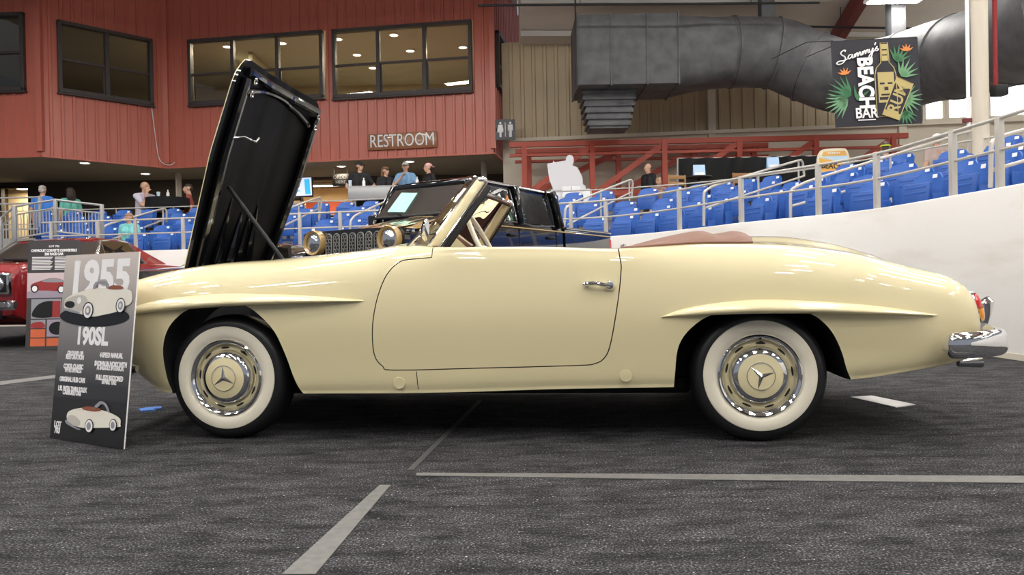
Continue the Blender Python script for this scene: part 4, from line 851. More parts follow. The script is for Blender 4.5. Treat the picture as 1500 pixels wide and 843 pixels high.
# ------------------------------------------------------------------ black pickup with gold flames
JX = Vector((.51, .86, 0)).normalized(); hlL = at(580, 351, 8.0); JO = Vector((hlL.x, hlL.y, 0)) + Vector((-JX.y, JX.x, 0))*.53
jp = thing('pickup_truck', 'black four-door pickup with upright slotted grille and gold flame bonnet', 'pickup truck', JO, math.atan2(JX.y, JX.x))
hz = hlL.z
def hood_z(x, y): return 1.28 + .25*min(1, x/1.2) - .09*abs(y/.72)**3 - .05*max(0, (.12-x)/.12)**2
rows = [[(x, .72*v*(.86+.14*min(1, x/.5)), hood_z(x, .72*v)) for v in [-1+2*j/16 for j in range(17)]] for x in [0, .03, .08, .15, .3, .5, .75, 1.0, 1.2]]
mb = MB(); mb.grid(rows); low = [[(p[0], p[1], .95) for p in (r[0], r[-1])] for r in rows]
mb.grid([[r[0], (r[0][0], r[0][1]*1.005, 1.0), (r[0][0], r[0][1]*1.005, .75)] for r in rows]); mb.grid([[r[-1], (r[-1][0], r[-1][1]*1.005, 1.0), (r[-1][0], r[-1][1]*1.005, .75)] for r in rows])
hood = mb.build('hood', 'black_paint', jp)
# grille: rounded upright panel with seven slots, each with a honeycomb insert
gz0, gz1 = .86, 1.29
mb = MB(); mb.prism([tuple(v[:2]) for v in catmull([(-.70, .9, 0), (-.70, 1.2, 0), (-.62, gz1, 0), (.62, gz1, 0), (.70, 1.2, 0), (.70, .9, 0), (.60, gz0, 0), (-.60, gz0, 0)], 4, True)], (.02, 0, 0), (0, 1, 0), (0, 0, 1), -.09); gr = mb.build('grille_panel', 'black_paint', jp)
for k in range(7):
    y = -.345+.115*k; sl = MB().box((-.072, y, 1.075), (.012, .085, .36), .03*.0+.004).build('grille_slot', 'black', gr)
    pts = [(y+.043*math.cos(t)*(1 if True else 1), 1.075+(.15 if math.sin(t) > 0 else -.15)+.035*math.sin(t)) for t in [2*PI*q/20 for q in range(20)]]
    MB().tube([(-.080, a, b) for a, b in pts], .006, 6, closed=True).build('slot_rim', 'grey_mesh', sl)
    mb = MB()
    for r_ in range(9):
        for c_ in range(2):
            cy = y-.02+.04*c_+(.0 if r_ % 2 else .01); cz = .925+.037*r_
            mb.tube([(-.082, cy+.019*math.cos(PI/6+PI*q/3), cz+.021*math.sin(PI/6+PI*q/3)) for q in range(6)], .0028, 4, closed=True)
    mb.build('honeycomb', 'grey_mesh', sl)
for s in (-1, 1):
    X = frame((-.075, s*.53, hz), (0, -1, 0), (0, 0, 1)); hl = MB().lathe([(.14, -.03), (.142, .05), (.132, .075), (.105, .06), (.102, .03)], X, 36).build('headlamp_ring', 'gold_paint', jp)
    MB().lathe([(.102, .03), (.098, .05), (.088, .05), (.07, .062), (.04, .072), (.001, .076)], X, 32).build('lens', 'chrome', hl)
    # flat wing with flare and side marker
    fl = [(-.10, s*.66, .93), (-.08, s*.70, 1.06), (.1, s*.72, 1.13), (.75, s*.72, 1.15), (1.05, s*.72, .98), (1.15, s*.72, .62)]; P = catmull(fl, 5)
    mb = MB(); mb.grid([[p+Vector((0, 0, 0)), p+Vector((0, s*.22, -.02)), p+Vector((0, s*.235, -.07)), p+Vector((0, s*.20, -.10)), p+Vector((0, 0, -.05))] for p in P], cv=True, cap=True); mb.build('front_flare', 'black_paint', jp)
    MB().box((-.10, s*.80, 1.0), (.05, .16, .07), .01).build('marker_lamp', 'chrome', jp)
    rl = catmull([(3.55, s*.78, .62), (3.65, s*.78, .98), (3.95, s*.78, 1.13), (4.35, s*.78, 1.13), (4.62, s*.78, .98), (4.72, s*.78, .65)], 5)
    mb = MB(); mb.grid([[p, p+Vector((0, s*.14, -.02)), p+Vector((0, s*.155, -.06)), p+Vector((0, s*.12, -.09)), p+Vector((0, 0, -.05))] for p in rl], cv=True, cap=True); mb.build('rear_flare', 'black_paint', jp)
    road_wheel(jp, (.45, s*.90, .42), .42, .28, s, 'black_paint'); road_wheel(jp, (4.12, s*.90, .42), .42, .28, s, 'black_paint')
MB().box((-.30, 0, .72), (.22, 1.7, .22), .04).build('front_bumper', 'black_paint', jp); MB().cyl((-.38, -.2, .86), (-.38, .2, .86), .07, 16).build('winch', 'black', jp)
for s in (-1, 1): MB().tube([(-.42, s*.35, .70), (-.46, s*.35, .66), (-.42, s*.35, .62)], .018, 8).build('tow_hook', 'red_paint', jp)
# tub, doors, bed
def tub(x0, x1, w, z0, z1, m='black_paint', nm='body_tub', inner=None):
    mb = MB(); sec = [(w-.05, z0), (w, z0+.06), (w+.015, (z0+z1)/2), (w, z1-.06), (w-.015, z1)]; full = [(-a, b) for a, b in sec]+[(a, b) for a, b in sec[::-1]]
    mb.grid([[(x, a, b) for a, b in full] for x in (x0, x0+.02, (x0+x1)/2, x1-.02, x1)], cv=True, cap=True); return mb.build(nm, m, jp)
tub(1.15, 3.36, .78, .62, 1.44); bed = tub(3.40, 5.0, .80, .66, 1.44, nm='cargo_bed')
MB().box((4.2, 0, 1.452), (1.5, 1.5, .03), .008).build('bed_cover', 'black', bed)
for s in (-1, 1):
    MB().tube([(3.42, s*.80, 1.445), (5.0, s*.80, 1.445)], .016, 8).build('bed_rail', 'dull_chrome', bed)
    MB().box((5.0, s*.74, 1.2), (.05, .14, .28), .01).build('tail_lamp', 'red_lens', bed)
    MB().box((2.25, s*.802, .93), (2.1, .006, .35)).build('lower_decal', 'gold_paint', jp) if False else None
MB().box((5.08, 0, .72), (.16, 1.6, .2), .03).build('rear_bumper', 'black_paint', jp)
# cab: pillars, roof, glass
ZR = 2.0; wt = .66; wbelt = .765
MB().grid([[(x, wt*v*1.02, ZR - .06*abs(v)**5 + (.0 if 1.5 < x < 3.2 else -.03)) for v in [-1+2*j/12 for j in range(13)]] for x in (1.40, 1.44, 1.55, 2.2, 2.9, 3.22, 3.28)]).build('roof', 'black_paint', jp)
mb = MB(); mb.box((2.33, 0, ZR-.085), (1.78, wt*2-.02, .05), .01); mb.build('roof_panel', 'black_paint', jp)
for s in (-1, 1):
    MB().tube([(1.42, s*(wt+.012), ZR-.075), (3.25, s*(wt+.012), ZR-.075)], .016, 8).build('drip_rail', 'dull_chrome', jp)
    MB().beam((1.16, s*wbelt, 1.44), (1.44, s*wt, ZR-.06), .07, .06, (0, 1, 0), .015).build('front_pillar', 'black_paint', jp)
    MB().beam((2.18, s*wbelt, 1.42), (2.20, s*wt, ZR-.08), .06, .16, (0, 1, 0), .015).build('middle_pillar', 'black_paint', jp)
    MB().beam((3.26, s*wbelt, 1.42), (3.20, s*wt, ZR-.06), .06, .20, (0, 1, 0), .02).build('rear_pillar', 'black_paint', jp)
    for a, b in ((1.30, 2.10), (2.28, 3.12)):
        at_ = a+(.20 if a < 2 else .02); Q = [Vector((a, s*(wbelt+.004), 1.46)), Vector((b, s*(wbelt+.004), 1.46)), Vector((b, s*(wt+.006), ZR-.12)), Vector((at_, s*(wt+.006), ZR-.12))]
        mb = MB(); mb.f([mb.v(q) for q in Q]); g = mb.build('side_window', 'dark_glass', jp, smooth=False); MB().tube(catmull([Q[0], Q[0].lerp(Q[3], .9), Q[3].lerp(Q[2], .1), Q[3].lerp(Q[2], .9), Q[2].lerp(Q[1], .1), Q[1].lerp(Q[2], .05), Q[1].lerp(Q[0], .1)], 3, True), .014, 6, closed=True).build('window_seal', 'black_paint', g)
        MB().box((b-.14, s*.80, 1.29), (.19, .04, .035), .01).build('door_handle', 'black', jp)
        mb = MB(); mb.tube([(b+.04, s*.797, .72), (b+.04, s*.785, 1.42)], .005, 6); mb.build('door_gap', 'black', jp)
    MB().box((3.05, s*.69, 1.7), (.012, .012, .5)).build('window_divider', 'black_paint', jp)
    MB().tube([(1.16, s*.795, 1.385), (3.36, s*.795, 1.385), (3.42, s*.812, 1.385), (5.0, s*.812, 1.385)], .009, 6).build('gold_stripe', 'gold_paint', jp)
    mr = MB().box((1.40, s*.95, 1.52), (.09, .20, .17), .03).build('door_mirror', 'black_paint', jp); MB().tube([(1.32, s*.78, 1.46), (1.38, s*.90, 1.47)], .018, 8).build('mirror_arm', 'black', mr)
    MB().box((2.2, s*.88, .56), (2.0, .16, .06), .02).build('side_step', 'black', jp)
wsB = [Vector((1.17, wbelt*v*.98, 1.53)) for v in (-1, -.5, 0, .5, 1)]; wsT = [Vector((1.43, wt*v*.99, ZR-.07)) for v in (-1, -.5, 0, .5, 1)]
jw = MB().grid([wsB, wsT]).build('windscreen', 'dark_glass', jp); MB().tube([wsB[0], wsB[2], wsB[4]], .02, 8).build('cowl_seal', 'black', jw); MB().beam(wsT[0], wsT[4], .06, .07, (0, 0, 1), .02).build('header', 'black_paint', jw)
for y in (-.35, .3): MB().tube([(1.13, y, 1.545), (1.20, y+.12, 1.575), (1.21, y+.42, 1.57)], .008, 6).build('wiper', 'black', jw)
mb = MB(); mb.f([mb.v(q) for q in ((3.24, -.6, 1.48), (3.24, .6, 1.48), (3.21, .56, 1.9), (3.21, -.56, 1.9))]); mb.build('rear_window', 'dark_glass', jp, smooth=False)
jloc = lambda px, py: None
d_ = (wsT[2]-wsB[2]); dn = Vector((-d_.z, 0, d_.x)).normalized()
def wsp(v, t): a = wsB[0].lerp(wsB[4], v); b = wsT[0].lerp(wsT[4], v); return a.lerp(b, t)+dn*.012
mb = MB(); mb.f([mb.v(q) for q in (wsp(.90, .18), wsp(.70, .12), wsp(.66, .74), wsp(.86, .80))]); mb.build('windscreen_sheet', 'green_paper', jw, smooth=False, label='pale green paper sheet behind the glass')
for s in (-1, 1):
    st = MB().box((1.95, s*.36, 1.15), (.5, .5, .5), .08).build('seat', 'black', jp); MB().box((2.18, s*.36, 1.55), (.14, .46, .6), .06).build('backrest', 'black', st); MB().box((2.2, s*.36, 1.84), (.1, .24, .15), .04).build('headrest', 'black', st)
MB().tube([Vector((1.55, -.36, 1.5))+Vector((.06*math.sin(t), .18*math.cos(t), .17*math.sin(t))) for t in [2*PI*k/28 for k in range(28)]], .014, 8, closed=True).build('steering_wheel', 'black', jp)
MB().box((1.36, 0, 1.40), (.36, 1.4, .12), .04).build('dashboard', 'black', jp)
# flames on the hood
def flame(pts):
    mb = MB(); P = curve2(pts, 4); vs = [mb.v((x, y, hood_z(x, y)+.004)) for x, y in P]; mb.f(vs); bmesh.ops.triangulate(mb.bm, faces=mb.bm.faces[:])
    for _ in range(2): bmesh.ops.subdivide_edges(mb.bm, edges=[e for e in mb.bm.edges if e.calc_length() > .1], cuts=1)
    for v in mb.bm.verts: v.co.z = hood_z(v.co.x, v.co.y)+.004
    mb.build('flame_decal', 'gold_paint', hood)
for y0 in (-.60, -.40, -.18, .06, .28, .50):
    flame([(.05, y0), (.06, y0+.16), (.30, y0+.13), (.60, y0+.19), (.95+.1*math.sin(y0*9), y0+.15), (.62, y0+.11), (.45, y0+.05), (.75, y0+.01), (.40, y0-.01), (.2, y0+.03)])
flame([(.95, -.30), (.98, -.12), (1.08, -.10), (1.12, .1), (1.02, .12), (1.0, .0), (1.06, -.2)])
for y in (-.45, .45): MB().box((.12, y*1.45, 1.27), (.06, .03, .05), .008).build('hood_latch', 'dull_chrome', hood)
# ------------------------------------------------------------------ stands: seats, rails
ORD = 'first second third fourth fifth sixth seventh eighth ninth tenth eleventh twelfth thirteenth fourteenth fifteenth sixteenth seventeenth eighteenth nineteenth twentieth'.split()
ORD += ['twenty-'+o for o in ORD[:9]] + ['thirtieth'] + ['thirty-'+o for o in ORD[:9]] + ['fortieth']
def seat_proto():
    t = thing('stadium_seat', 'x', 'seat')
    def shell(rows): return MB().grid(rows, cv=True, cap=True)
    rows = []
    for i in range(9):
        u = i/8; z = .44+.39*u; y = .20+.075*u; w = .212-.012*abs(u-.5)*2 - (.03 if i == 8 else 0); row = []
        for k in range(9): v = -1+2*k/8; row.append((w*v, y+.035*v*v*-1, z-(.025*abs(v)**3 if i > 6 else 0)))
        for k in range(9): v = 1-2*k/8; row.append((w*v, y+.022-.035*v*v, z-(.025*abs(v)**3 if i > 6 else 0)))
        rows.append(row)
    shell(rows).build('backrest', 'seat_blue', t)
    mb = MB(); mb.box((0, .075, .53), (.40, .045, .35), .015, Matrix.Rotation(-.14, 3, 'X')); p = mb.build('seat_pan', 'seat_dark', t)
    for z in (.60, .66): MB().box((0, .052+(z-.53)*.14, z), (.30, .012, .022), .005).build('pan_rib', 'seat_blue', p)
    MB().box((0, .058, .40), (.36, .02, .05), .006).build('pan_rib', 'seat_blue', p)
    for s in (-1, 1): MB().box((s*.222, .16, .36), (.024, .15, .44), .008).build('side_bracket', 'seat_dark', t)
    MB().box((0, .18, .10), (.10, .08, .20), .01).build('pedestal', 'seat_dark', t); MB().box((0, .17, .27), (.44, .05, .05), .01).build('crossbar', 'seat_dark', t)
    MB().box((.145, .197, .775), (.058, .006, .042), 0, Matrix.Rotation(-.18, 3, 'X')).build('number_plate', 'white', t)
    return t
RAILS = []
def rail_line(low, up1, up2, end, l0, l1, d0, d1): RAILS.append((at(*up1, d0).xy, at(*up2, d1).xy))
rail_line((826, 340), (828, 306), (924, 263), (925, 290), (832, 329), (924, 282), 13.6, 16.0)
rail_line((1031, 331), (1031, 281), (1173, 234), (1178, 257), (1033, 305), (1178, 258), 11.1, 14.2)
rail_line((1158, 319), (1158, 278), (1425, 191), (1429, 226), (1160, 302), (1428, 228), 10.0, 12.1)
rail_line((1451, 275), (1452, 208), (1640, 152), (1645, 180), (1455, 249), (1640, 195), 6.9, 8.6)
rail_line((147, 352), (148, 336), (241, 305), (244, 326), (150, 356), (241, 322), 15.0, 18.0)
rail_line((396, 340), (400, 318), (468, 289), (468, 320), (400, 339), (466, 306), 14.3, 17.4)
rail_line((512, 340), (514, 323), (576, 290), (578, 312), (514, 344), (576, 309), 13.7, 17.0)
def near_rail(p):
    for a, b in RAILS:
        d = b-a; t = max(0, min(1, (p.xy-a).dot(d)/d.length_squared))
        if (p.xy-(a+d*t)).length < .30: return True
    return False
proto = seat_proto(); used = False; cum = [0]
for a, b in zip(wall_path, wall_path[1:]): cum.append(cum[-1]+(b-a).length)
GAPS = [(1031, 1062), (1452, 1478)]
seat_list = []
for k in range(ROWS):
    o = .24+ROW_RUN*k+.30; P = [off(i, o, ROW_Z+ROW_RISE*k) for i in range(len(wall_path))]; acc = 0; last = P[0]; nxt = .1*k % .25
    idx = 0; secn = {}
    for i in range(1, len(P)):
        L = (P[i]-P[i-1]).length; acc += L
        if acc < .475: continue
        acc = 0; p = P[i]; px, py = proj(p+Z*.8)
        if p.y < 3 or px < 55 or px > 1535 or 285 < px < 378 or 655 < px < 785: continue
        if not (k == 1 and 155 < px < 190) and (near_rail(p) or near_rail(p+wall_n[i]*.18)): continue
        sec = 'left of the raised bonnet' if px < 300 else ('between the bonnet and pickup' if px < 660 else 'right of the pickup cab')
        secn[sec] = secn.get(sec, 0)+1; n = wall_n[i]; rz = math.atan2(-n.x, n.y)
        lab = 'blue folding stadium seat, %s from left, %s row, %s' % (ORD[secn[sec]-1], ['front', 'second', 'third', 'fourth', 'top'][k], sec)
        if not used: proto.location = p; proto.rotation_euler = (0, 0, rz); proto['label'] = lab; proto['group'] = 'blue seats in the stand'; used = True; seat_list.append((proto, k, px, p, rz)); continue
        seat_list.append((dup(proto, p, rz, lab, 'blue seats in the stand'), k, px, p, rz))
# guard rail on the arena wall
def along(px_list):
    out = []
    for x in px_list:
        i = min((i for i in range(len(wall_path)) if wall_path[i].y > 2), key=lambda i: abs(proj(off(i, .1, WALL_Z))[0]-x)); out.append(i)
    return out
i0 = along([60])[0]; i1 = len(wall_path)-25
gr = thing('guard_rail', 'grey two-bar guard rail along the top of the white arena wall', 'railing', off(i0, .1, WALL_Z)); o_ = gr.location
for h, nm in ((.60, 'top_rail'), (.33, 'middle_rail')): MB().tube([off(i, .10, WALL_Z+h)-o_ for i in range(i0, i1, 2)], .017 if h > .5 else .014, 8).build(nm, 'grey_paint', gr)
for i in along([75, 150, 205, 262, 330, 395, 434, 500, 560, 630, 700, 770, 839, 892, 991, 1092, 1191, 1294, 1389, 1475]):
    MB().box(off(i, .10, WALL_Z+.31)-o_, (.055, .055, .62), .006, Matrix.Rotation(math.atan2(-wall_n[i].x, wall_n[i].y), 3, 'Z')).build('post', 'grey_paint', gr)
# rail along the deck edge
cr = thing('deck_rail', 'slim grey rail along the upper edge of the blue seat rows', 'railing', off(i0-20, DECK_OFF+.1, DECK_Z)); o_ = cr.location
for h, nm in ((.70, 'top_rail'), (.36, 'middle_rail')): MB().tube([off(i, DECK_OFF+.1, DECK_Z+h)-o_ for i in range(i0-20, i1-30, 2)], .015, 8).build(nm, 'grey_paint', cr)
for i in range(i0-20, i1-30, 7): MB().cyl(off(i, DECK_OFF+.1, DECK_Z)-o_, off(i, DECK_OFF+.1, DECK_Z+.70)-o_, .014, 8).build('post', 'grey_paint', cr)
# stepped aisle handrails with looped ends
def handrail(label, low, up1, up2, end, l0, l1, d0, d1, group='looped aisle handrails'):
    A = at(*low, d0); t = thing('aisle_handrail', label, 'handrail', A, 0, group)
    P = [A, at(*up1, d0), at(up1[0]+(up2[0]-up1[0])*.10, up1[1]+(up2[1]-up1[1])*.10-4, d0+(d1-d0)*.1), at(*up2, d1), at(up2[0]+3, up2[1]+5, d1+.03), at(*end, d1+.05)]
    P = [p-A for p in P]; Q = []
    for a, b in zip(P, P[1:]):
        for k in range(6): Q.append(a.lerp(b, k/6))
    Q.append(P[-1]); Q = [Q[0]]+[(Q[i-1]+Q[i]*2+Q[i+1])/4 for i in range(1, len(Q)-1)]+[Q[-1]]
    MB().tube(Q, .021, 8).build('top_bar', 'grey_paint', t); MB().tube([at(*l0, d0)-A, at(*l1, d1)-A], .018, 8).build('lower_bar', 'grey_paint', t)
    for u in (.5, .97):
        a = P[1].lerp(P[3], u); k = min(ROWS, max(0, int((u*(d1-d0))/.8))); MB().cyl(a, (a.x, a.y, a.z-.88), .017, 8).build('post', 'grey_paint', t)
    return t
handrail('grey aisle handrail rising just right of the black pickup roof', (826, 340), (828, 306), (924, 263), (925, 290), (832, 329), (924, 282), 13.6, 16.0)
handrail('grey looped aisle handrail above the brown soft-top cover', (1031, 331), (1031, 281), (1173, 234), (1178, 257), (1033, 305), (1178, 258), 11.1, 14.2)
handrail('long grey handrail climbing past the beach sign towards the banner', (1158, 319), (1158, 278), (1425, 191), (1429, 226), (1160, 302), (1428, 228), 10.0, 12.1)
handrail('grey looped handrail at the right edge of the photo', (1451, 275), (1452, 208), (1640, 152), (1645, 180), (1455, 249), (1640, 195), 6.9, 8.6)
handrail('grey handrail rising towards the seated man in the pale shirt', (147, 352), (148, 336), (241, 305), (244, 326), (150, 356), (241, 322), 15.0, 18.0)
handrail('grey handrail rising right beside the raised bonnet edge', (396, 340), (400, 318), (468, 289), (468, 320), (400, 339), (466, 306), 14.3, 17.4)
handrail('grey handrail rising in front of the people at the counter', (512, 340), (514, 323), (576, 290), (578, 312), (514, 344), (576, 309), 13.7, 17.0)
# ramp rail with upright bars at the far left
A = at(-30, 350, 15.0); t = thing('ramp_railing', 'silver ramp railing with close upright bars behind the red coupe roof', 'railing', A)
tops = [(-40, 340), (0, 321), (21, 303), (81, 293), (149, 301)]; tp = [at(x, y, 15.0)-A for k, (x, y) in enumerate(tops)]
MB().tube(tp, .022, 8).build('top_rail', 'silver_rail', t); MB().tube([p-Z*.16 for p in tp], .016, 8).build('second_rail', 'silver_rail', t); MB().tube([p-Z*.62 for p in tp], .018, 8).build('bottom_rail', 'silver_rail', t)
for k in (1, 2, 3, 4): MB().box(tp[k]-Z*.36, (.06, .06, .76), .008).build('post', 'silver_rail', t)
for a, b, n in ((0, 1, 7), (1, 2, 5), (2, 3, 13), (3, 4, 14)):
    for k in range(1, n): p = tp[a].lerp(tp[b], k/n); MB().cyl(p-Z*.17, p-Z*.62, .009, 6).build('upright_bar', 'silver_rail', t)
A = at(0, 291, 18.2); B = at(58, 289, 18.2); t = thing('ramp_railing', 'short silver railing below the grey-haired person in the blue shirt', 'railing', A)
for h in (0, .14, .75): MB().tube([Vector((-1, 0, -h)), B-A-Z*h], .02, 8).build('rail', 'silver_rail', t)
for k in range(14): MB().cyl(Vector((-1+.14*k, 0, -.14)), Vector((-1+.14*k, 0, -.75)), .009, 6).build('upright_bar', 'silver_rail', t)
MB().box((B-A)-Z*.4, (.06, .06, .85), .008).build('post', 'silver_rail', t)
# ------------------------------------------------------------------ red steel trusses
def truss(label, y0, x_px, zt, zb_, mt, slope=.0):
    xs_ = [at(p, 240, y0).x for p in x_px]; t = thing('steel_truss', label, 'truss', (xs_[0], y0, DECK_Z)); o = t.location
    P = lambda x, z: Vector((x, y0+slope*(x-xs_[0]), z))-o
    for z, w in ((zt, .14), (zt-.30, .07), (zb_, .14)): MB().beam(P(xs_[0]-.4, z), P(xs_[-1]+.4, z), .14, w).build('chord', mt, t)
    for x in xs_: MB().beam(P(x, DECK_Z), P(x, zt), .14, .17, (0, 1, 0)).build('post', mt, t)
    for a, b in zip(xs_, xs_[1:]): MB().beam(P(a+.05, zb_), P(b-.05, zt-.1), .10, .15).build('diagonal', mt, t)
    return t
truss('red steel truss frame with diagonals standing in front of the plain wall band', 21.3, [768, 867, 972, 1080, 1190, 1300], 4.50, 3.10, 'steel_red', -.03)
truss('second red truss frame glimpsed behind the first one', 22.1, [775, 905, 1015, 1100], 4.45, 3.2, 'steel_red', -.04)
# ------------------------------------------------------------------ air duct
t = thing('air_duct', 'large dark sheet-metal duct with a square plenum and round elbow below the roof', 'duct', (1.6, 19, 5.55)); o = t.location
x0, x1 = at(845, 100, 19).x, at(996, 100, 19).x
pl = MB().box(Vector(((x0+x1)/2, 19.85, 6.42))-o, (x1-x0, 1.7, 1.74), .01).build('plenum', 'duct', t)
for x in (x0+.02, x0+.85, x0+1.75, x1-.02): MB().box(Vector((x, 19.85, 6.42))-o, (.035, 1.76, 1.80)).build('flange', 'duct', pl)
mb = MB()
for k in range(6):
    z = 5.50-.16*k; w = 1.42-.06*k; mb.box(Vector((x0+.86, 20.0, z))-o, (w, 1.1-.05*k, .10), .01); mb.box(Vector((x0+.86, 20.0, z-.07))-o, (w-.12, 1.0-.05*k, .08))
mb.build('diffuser', 'duct', t)
cl = [at(1066, 77, 19.7), at(1100, 77, 19.7), at(1140, 80, 19.7), at(1185, 98, 19.5), at(1235, 113, 19.0), at(1300, 110, 18.2), at(1365, 92, 17.2), at(1430, 76, 15.8), at(1500, 48, 14.2), at(1580, 0, 12.6)]
cl = [p-o for p in catmull(cl, 5)]; MB().tube(cl, .88, 28).build('round_duct', 'duct', t)
rect_ = [Vector((x1, 19.0, 5.55)), Vector((x1, 20.7, 5.55)), Vector((x1, 20.7, 7.29)), Vector((x1, 19.0, 7.29))]; r0_ = []; r1_ = []
for k in range(28):
    a = 2*PI*k/28; c, s_ = math.cos(a), math.sin(a); m_ = max(abs(c), abs(s_)); r0_.append(Vector((x1, 19.85+.85*c/m_, 6.42+.87*s_/m_))-o); r1_.append(cl[0]+Vector((0, .88*c, .88*s_)))
MB().grid([r0_, r1_], cv=True).build('transition', 'duct', t)
for i in (1, 9, 15, 21, 27, 33, 39):
    d = (cl[i+1]-cl[i-1]).normalized(); MB().tube([cl[i]-d*.03, cl[i]+d*.03], .91, 28).build('joint_band', 'duct', t)
for i in (8, 26):
    a = cl[i]+o; MB().box(Vector((a.x, a.y, (a.z+.9+roof_z(a.y, a.x))/2))-o, (.34, .3, roof_z(a.y, a.x)-a.z-.85), .01).build('hanger_box', 'duct', t)
MB().cyl(Vector((x0-.02, 18.9, 5.4))-o, Vector((x0-.02, 18.9, roof_z(18.9)))-o, .02, 8).build('hanger_rod', 'black', t)
for k, (a, b, d) in enumerate((((700, 8), (1200, 4), 18.3), ((1180, 39), (1352, 42), 20.2))):
    A, B = at(*a, d), at(*b, d); p = thing('sprinkler_pipe', ['thin dark pipe running along the top edge above the plenum', 'short dark pipe under the roof above the banner'][k], 'pipe', A); MB().cyl((0, 0, 0), B-A, .03, 8).build('pipe', 'black', p)
    for u in (.3, .8): q = (B-A)*u; MB().cyl(q, q+Z*max(.1, (roof_z(d)-(A.z+q.z))), .01, 6).build('hanger', 'black', p)
# column with pipes beside the banner
pc = at(1436, 150, 11.6); struct(MB().cyl((pc.x, pc.y, .6), (pc.x, pc.y, roof_z(11.6)+.1), .115, 28).build('column_5', 'plaster'))
mb = MB(); q = at(1418, 120, 11.5); t = thing('conduit_pipe', 'slim white conduit pipe left of the round cream column', 'pipe', (q.x, q.y, 2.9)); MB().cyl((0, 0, 0), (0, 0, roof_z(11.5)-2.95), .028, 10).build('pipe', 'white', t); MB().box((-.02, 0, .1), (.12, .06, .06)).build('bracket', 'maroon', t)
q = at(1458, 80, 11.6); t = thing('fire_pipe', 'dark red pipe running up the right of the round cream column', 'pipe', (q.x, q.y, 3.4)); MB().cyl((0, 0, 0), (0, 0, roof_z(11.6)-3.45), .035, 10).build('pipe', 'red_paint', t); MB().box((.02, -.05, .05), (.2, .16, .16), .02).build('valve_box', 'black', t)
# ------------------------------------------------------------------ hanging banner
dm('banner_black', (.018, .018, .026), .55); dm('leaf_green', (.06, .20, .09), .6); dm('leaf_light', (.16, .34, .18), .6); dm('gold_print', (.50, .40, .16), .5); dm('flower', (.75, .25, .06), .6)
q = [at(1226, 60, 13.8), at(1359, 53, 13.8), at(1352, 181, 13.75), at(1224, 187, 13.75)]
root = thing('hanging_banner', 'square black banner reading Beach Bar with a gold bottle, hung below the duct', 'banner', q[3]); ux, uy = q[2]-q[3], q[0]-q[3]; X = panel_frame(Vector((0, 0, 0)), ux, uy); bw, bh = ux.length, uy.length
def bn(u, v): return X @ Vector((u*bw, v*bh, -.012+.008*math.sin(u*11+v*2)*(.4+.6*(1-v))))
MB().grid([[bn(i/24, j/16) for j in range(17)] for i in range(25)]).build('cloth', 'banner_black', root)
Bd = Board(root, X); U = lambda a: a*bw; V_ = lambda b: b*bh
def leafspray(cu, cv, rot, n, L, m1, spread=1.6):
    for k in range(n):
        a = rot+spread*(k/(n-1)-.5); l = L*(1-.35*abs(k/(n-1)-.5)); c, s_ = math.cos(a), math.sin(a); w = .018
        Bd.poly('palm_leaf', [(U(cu+u*c-v*s_), V_(cv+u*s_+v*c)) for u, v in ((0, 0), (l*.3, w), (l, 0), (l*.3, -w))], m1, 6)
leafspray(.20, .36, 2.6, 7, .30, 'leaf_green'); leafspray(.16, .32, 3.6, 8, .30, 'leaf_light', 1.5); leafspray(.26, .30, .9, 4, .22, 'leaf_green')
leafspray(.74, .72, 1.2, 6, .22, 'leaf_green'); leafspray(.78, .55, .9, 6, .25, 'leaf_light'); leafspray(.80, .30, -.3, 8, .24, 'leaf_light', 2.2); leafspray(.80, .16, -1.3, 6, .2, 'leaf_green')
for cu, cv, r_ in ((.14, .60, .6), (.86, .84, .5)):
    for k in range(5): a = r_+k*.55; Bd.poly('flower_petal', [(U(cu+u*math.cos(a)-v*math.sin(a)), V_(cv+u*math.sin(a)+v*math.cos(a))) for u, v in ((0, 0), (.04, .012), (.09, 0), (.04, -.012))], 'flower', 8)
bot = [(.48, .10), (.48, .58), (.50, .66), (.555, .72), (.56, .95), (.645, .95), (.65, .72), (.70, .66), (.72, .58), (.72, .10)]
def outline(pts, w, m, lay, name):
    mb = MB(); mb.tube([X @ Vector((U(a), V_(b), .0012*lay)) for a, b in pts], w, 6, closed=True); mb.build(name, m, root)
Bd.poly('bottle', [(U(a), V_(b)) for a, b in bot], 'banner_black', 9); outline(bot, .008, 'gold_print', 10, 'bottle_outline')
rect = lambda a, b, c, d, m, lay=1, name='print': Bd.poly(name, [(U(a), V_(b)), (U(c), V_(b)), (U(c), V_(d)), (U(a), V_(d))], m, lay)
rect(.567, .74, .640, .935, 'gold_print', 11, 'bottle_neck'); rect(.51, .26, .695, .61, 'gold_print', 11, 'bottle_label')
for a, b, c, d in ((.53, .47, .585, .49), (.62, .47, .675, .49), (.58, .40, .625, .44), (.54, .34, .665, .36), (.575, .80, .632, .815), (.575, .86, .632, .875), (.52, .29, .685, .325)): rect(a, b, c, d, 'banner_black', 12, 'label_mark')
can = [(.54, .12), (.73, .55), (.91, .46), (.72, .05)]; Bd.poly('can', [(U(a), V_(b)) for a, b in can], 'banner_black', 13); outline(can, .009, 'gold_print', 14, 'can_outline')
for a in (.0, .84): Bd.poly('can_band', [(U(p[0]*(1-u)+r_[0]*u), V_(p[1]*(1-u)+r_[1]*u)) for p, r_, u in ((can[0], can[1], a), (can[0], can[1], a+.15), (can[3], can[2], a+.15), (can[3], can[2], a))], 'gold_print', 14)
Bd.text('RUM', U(.73), V_(.30), .19*bw, 'gold_print', 15, .006, .9, rot=1.13)
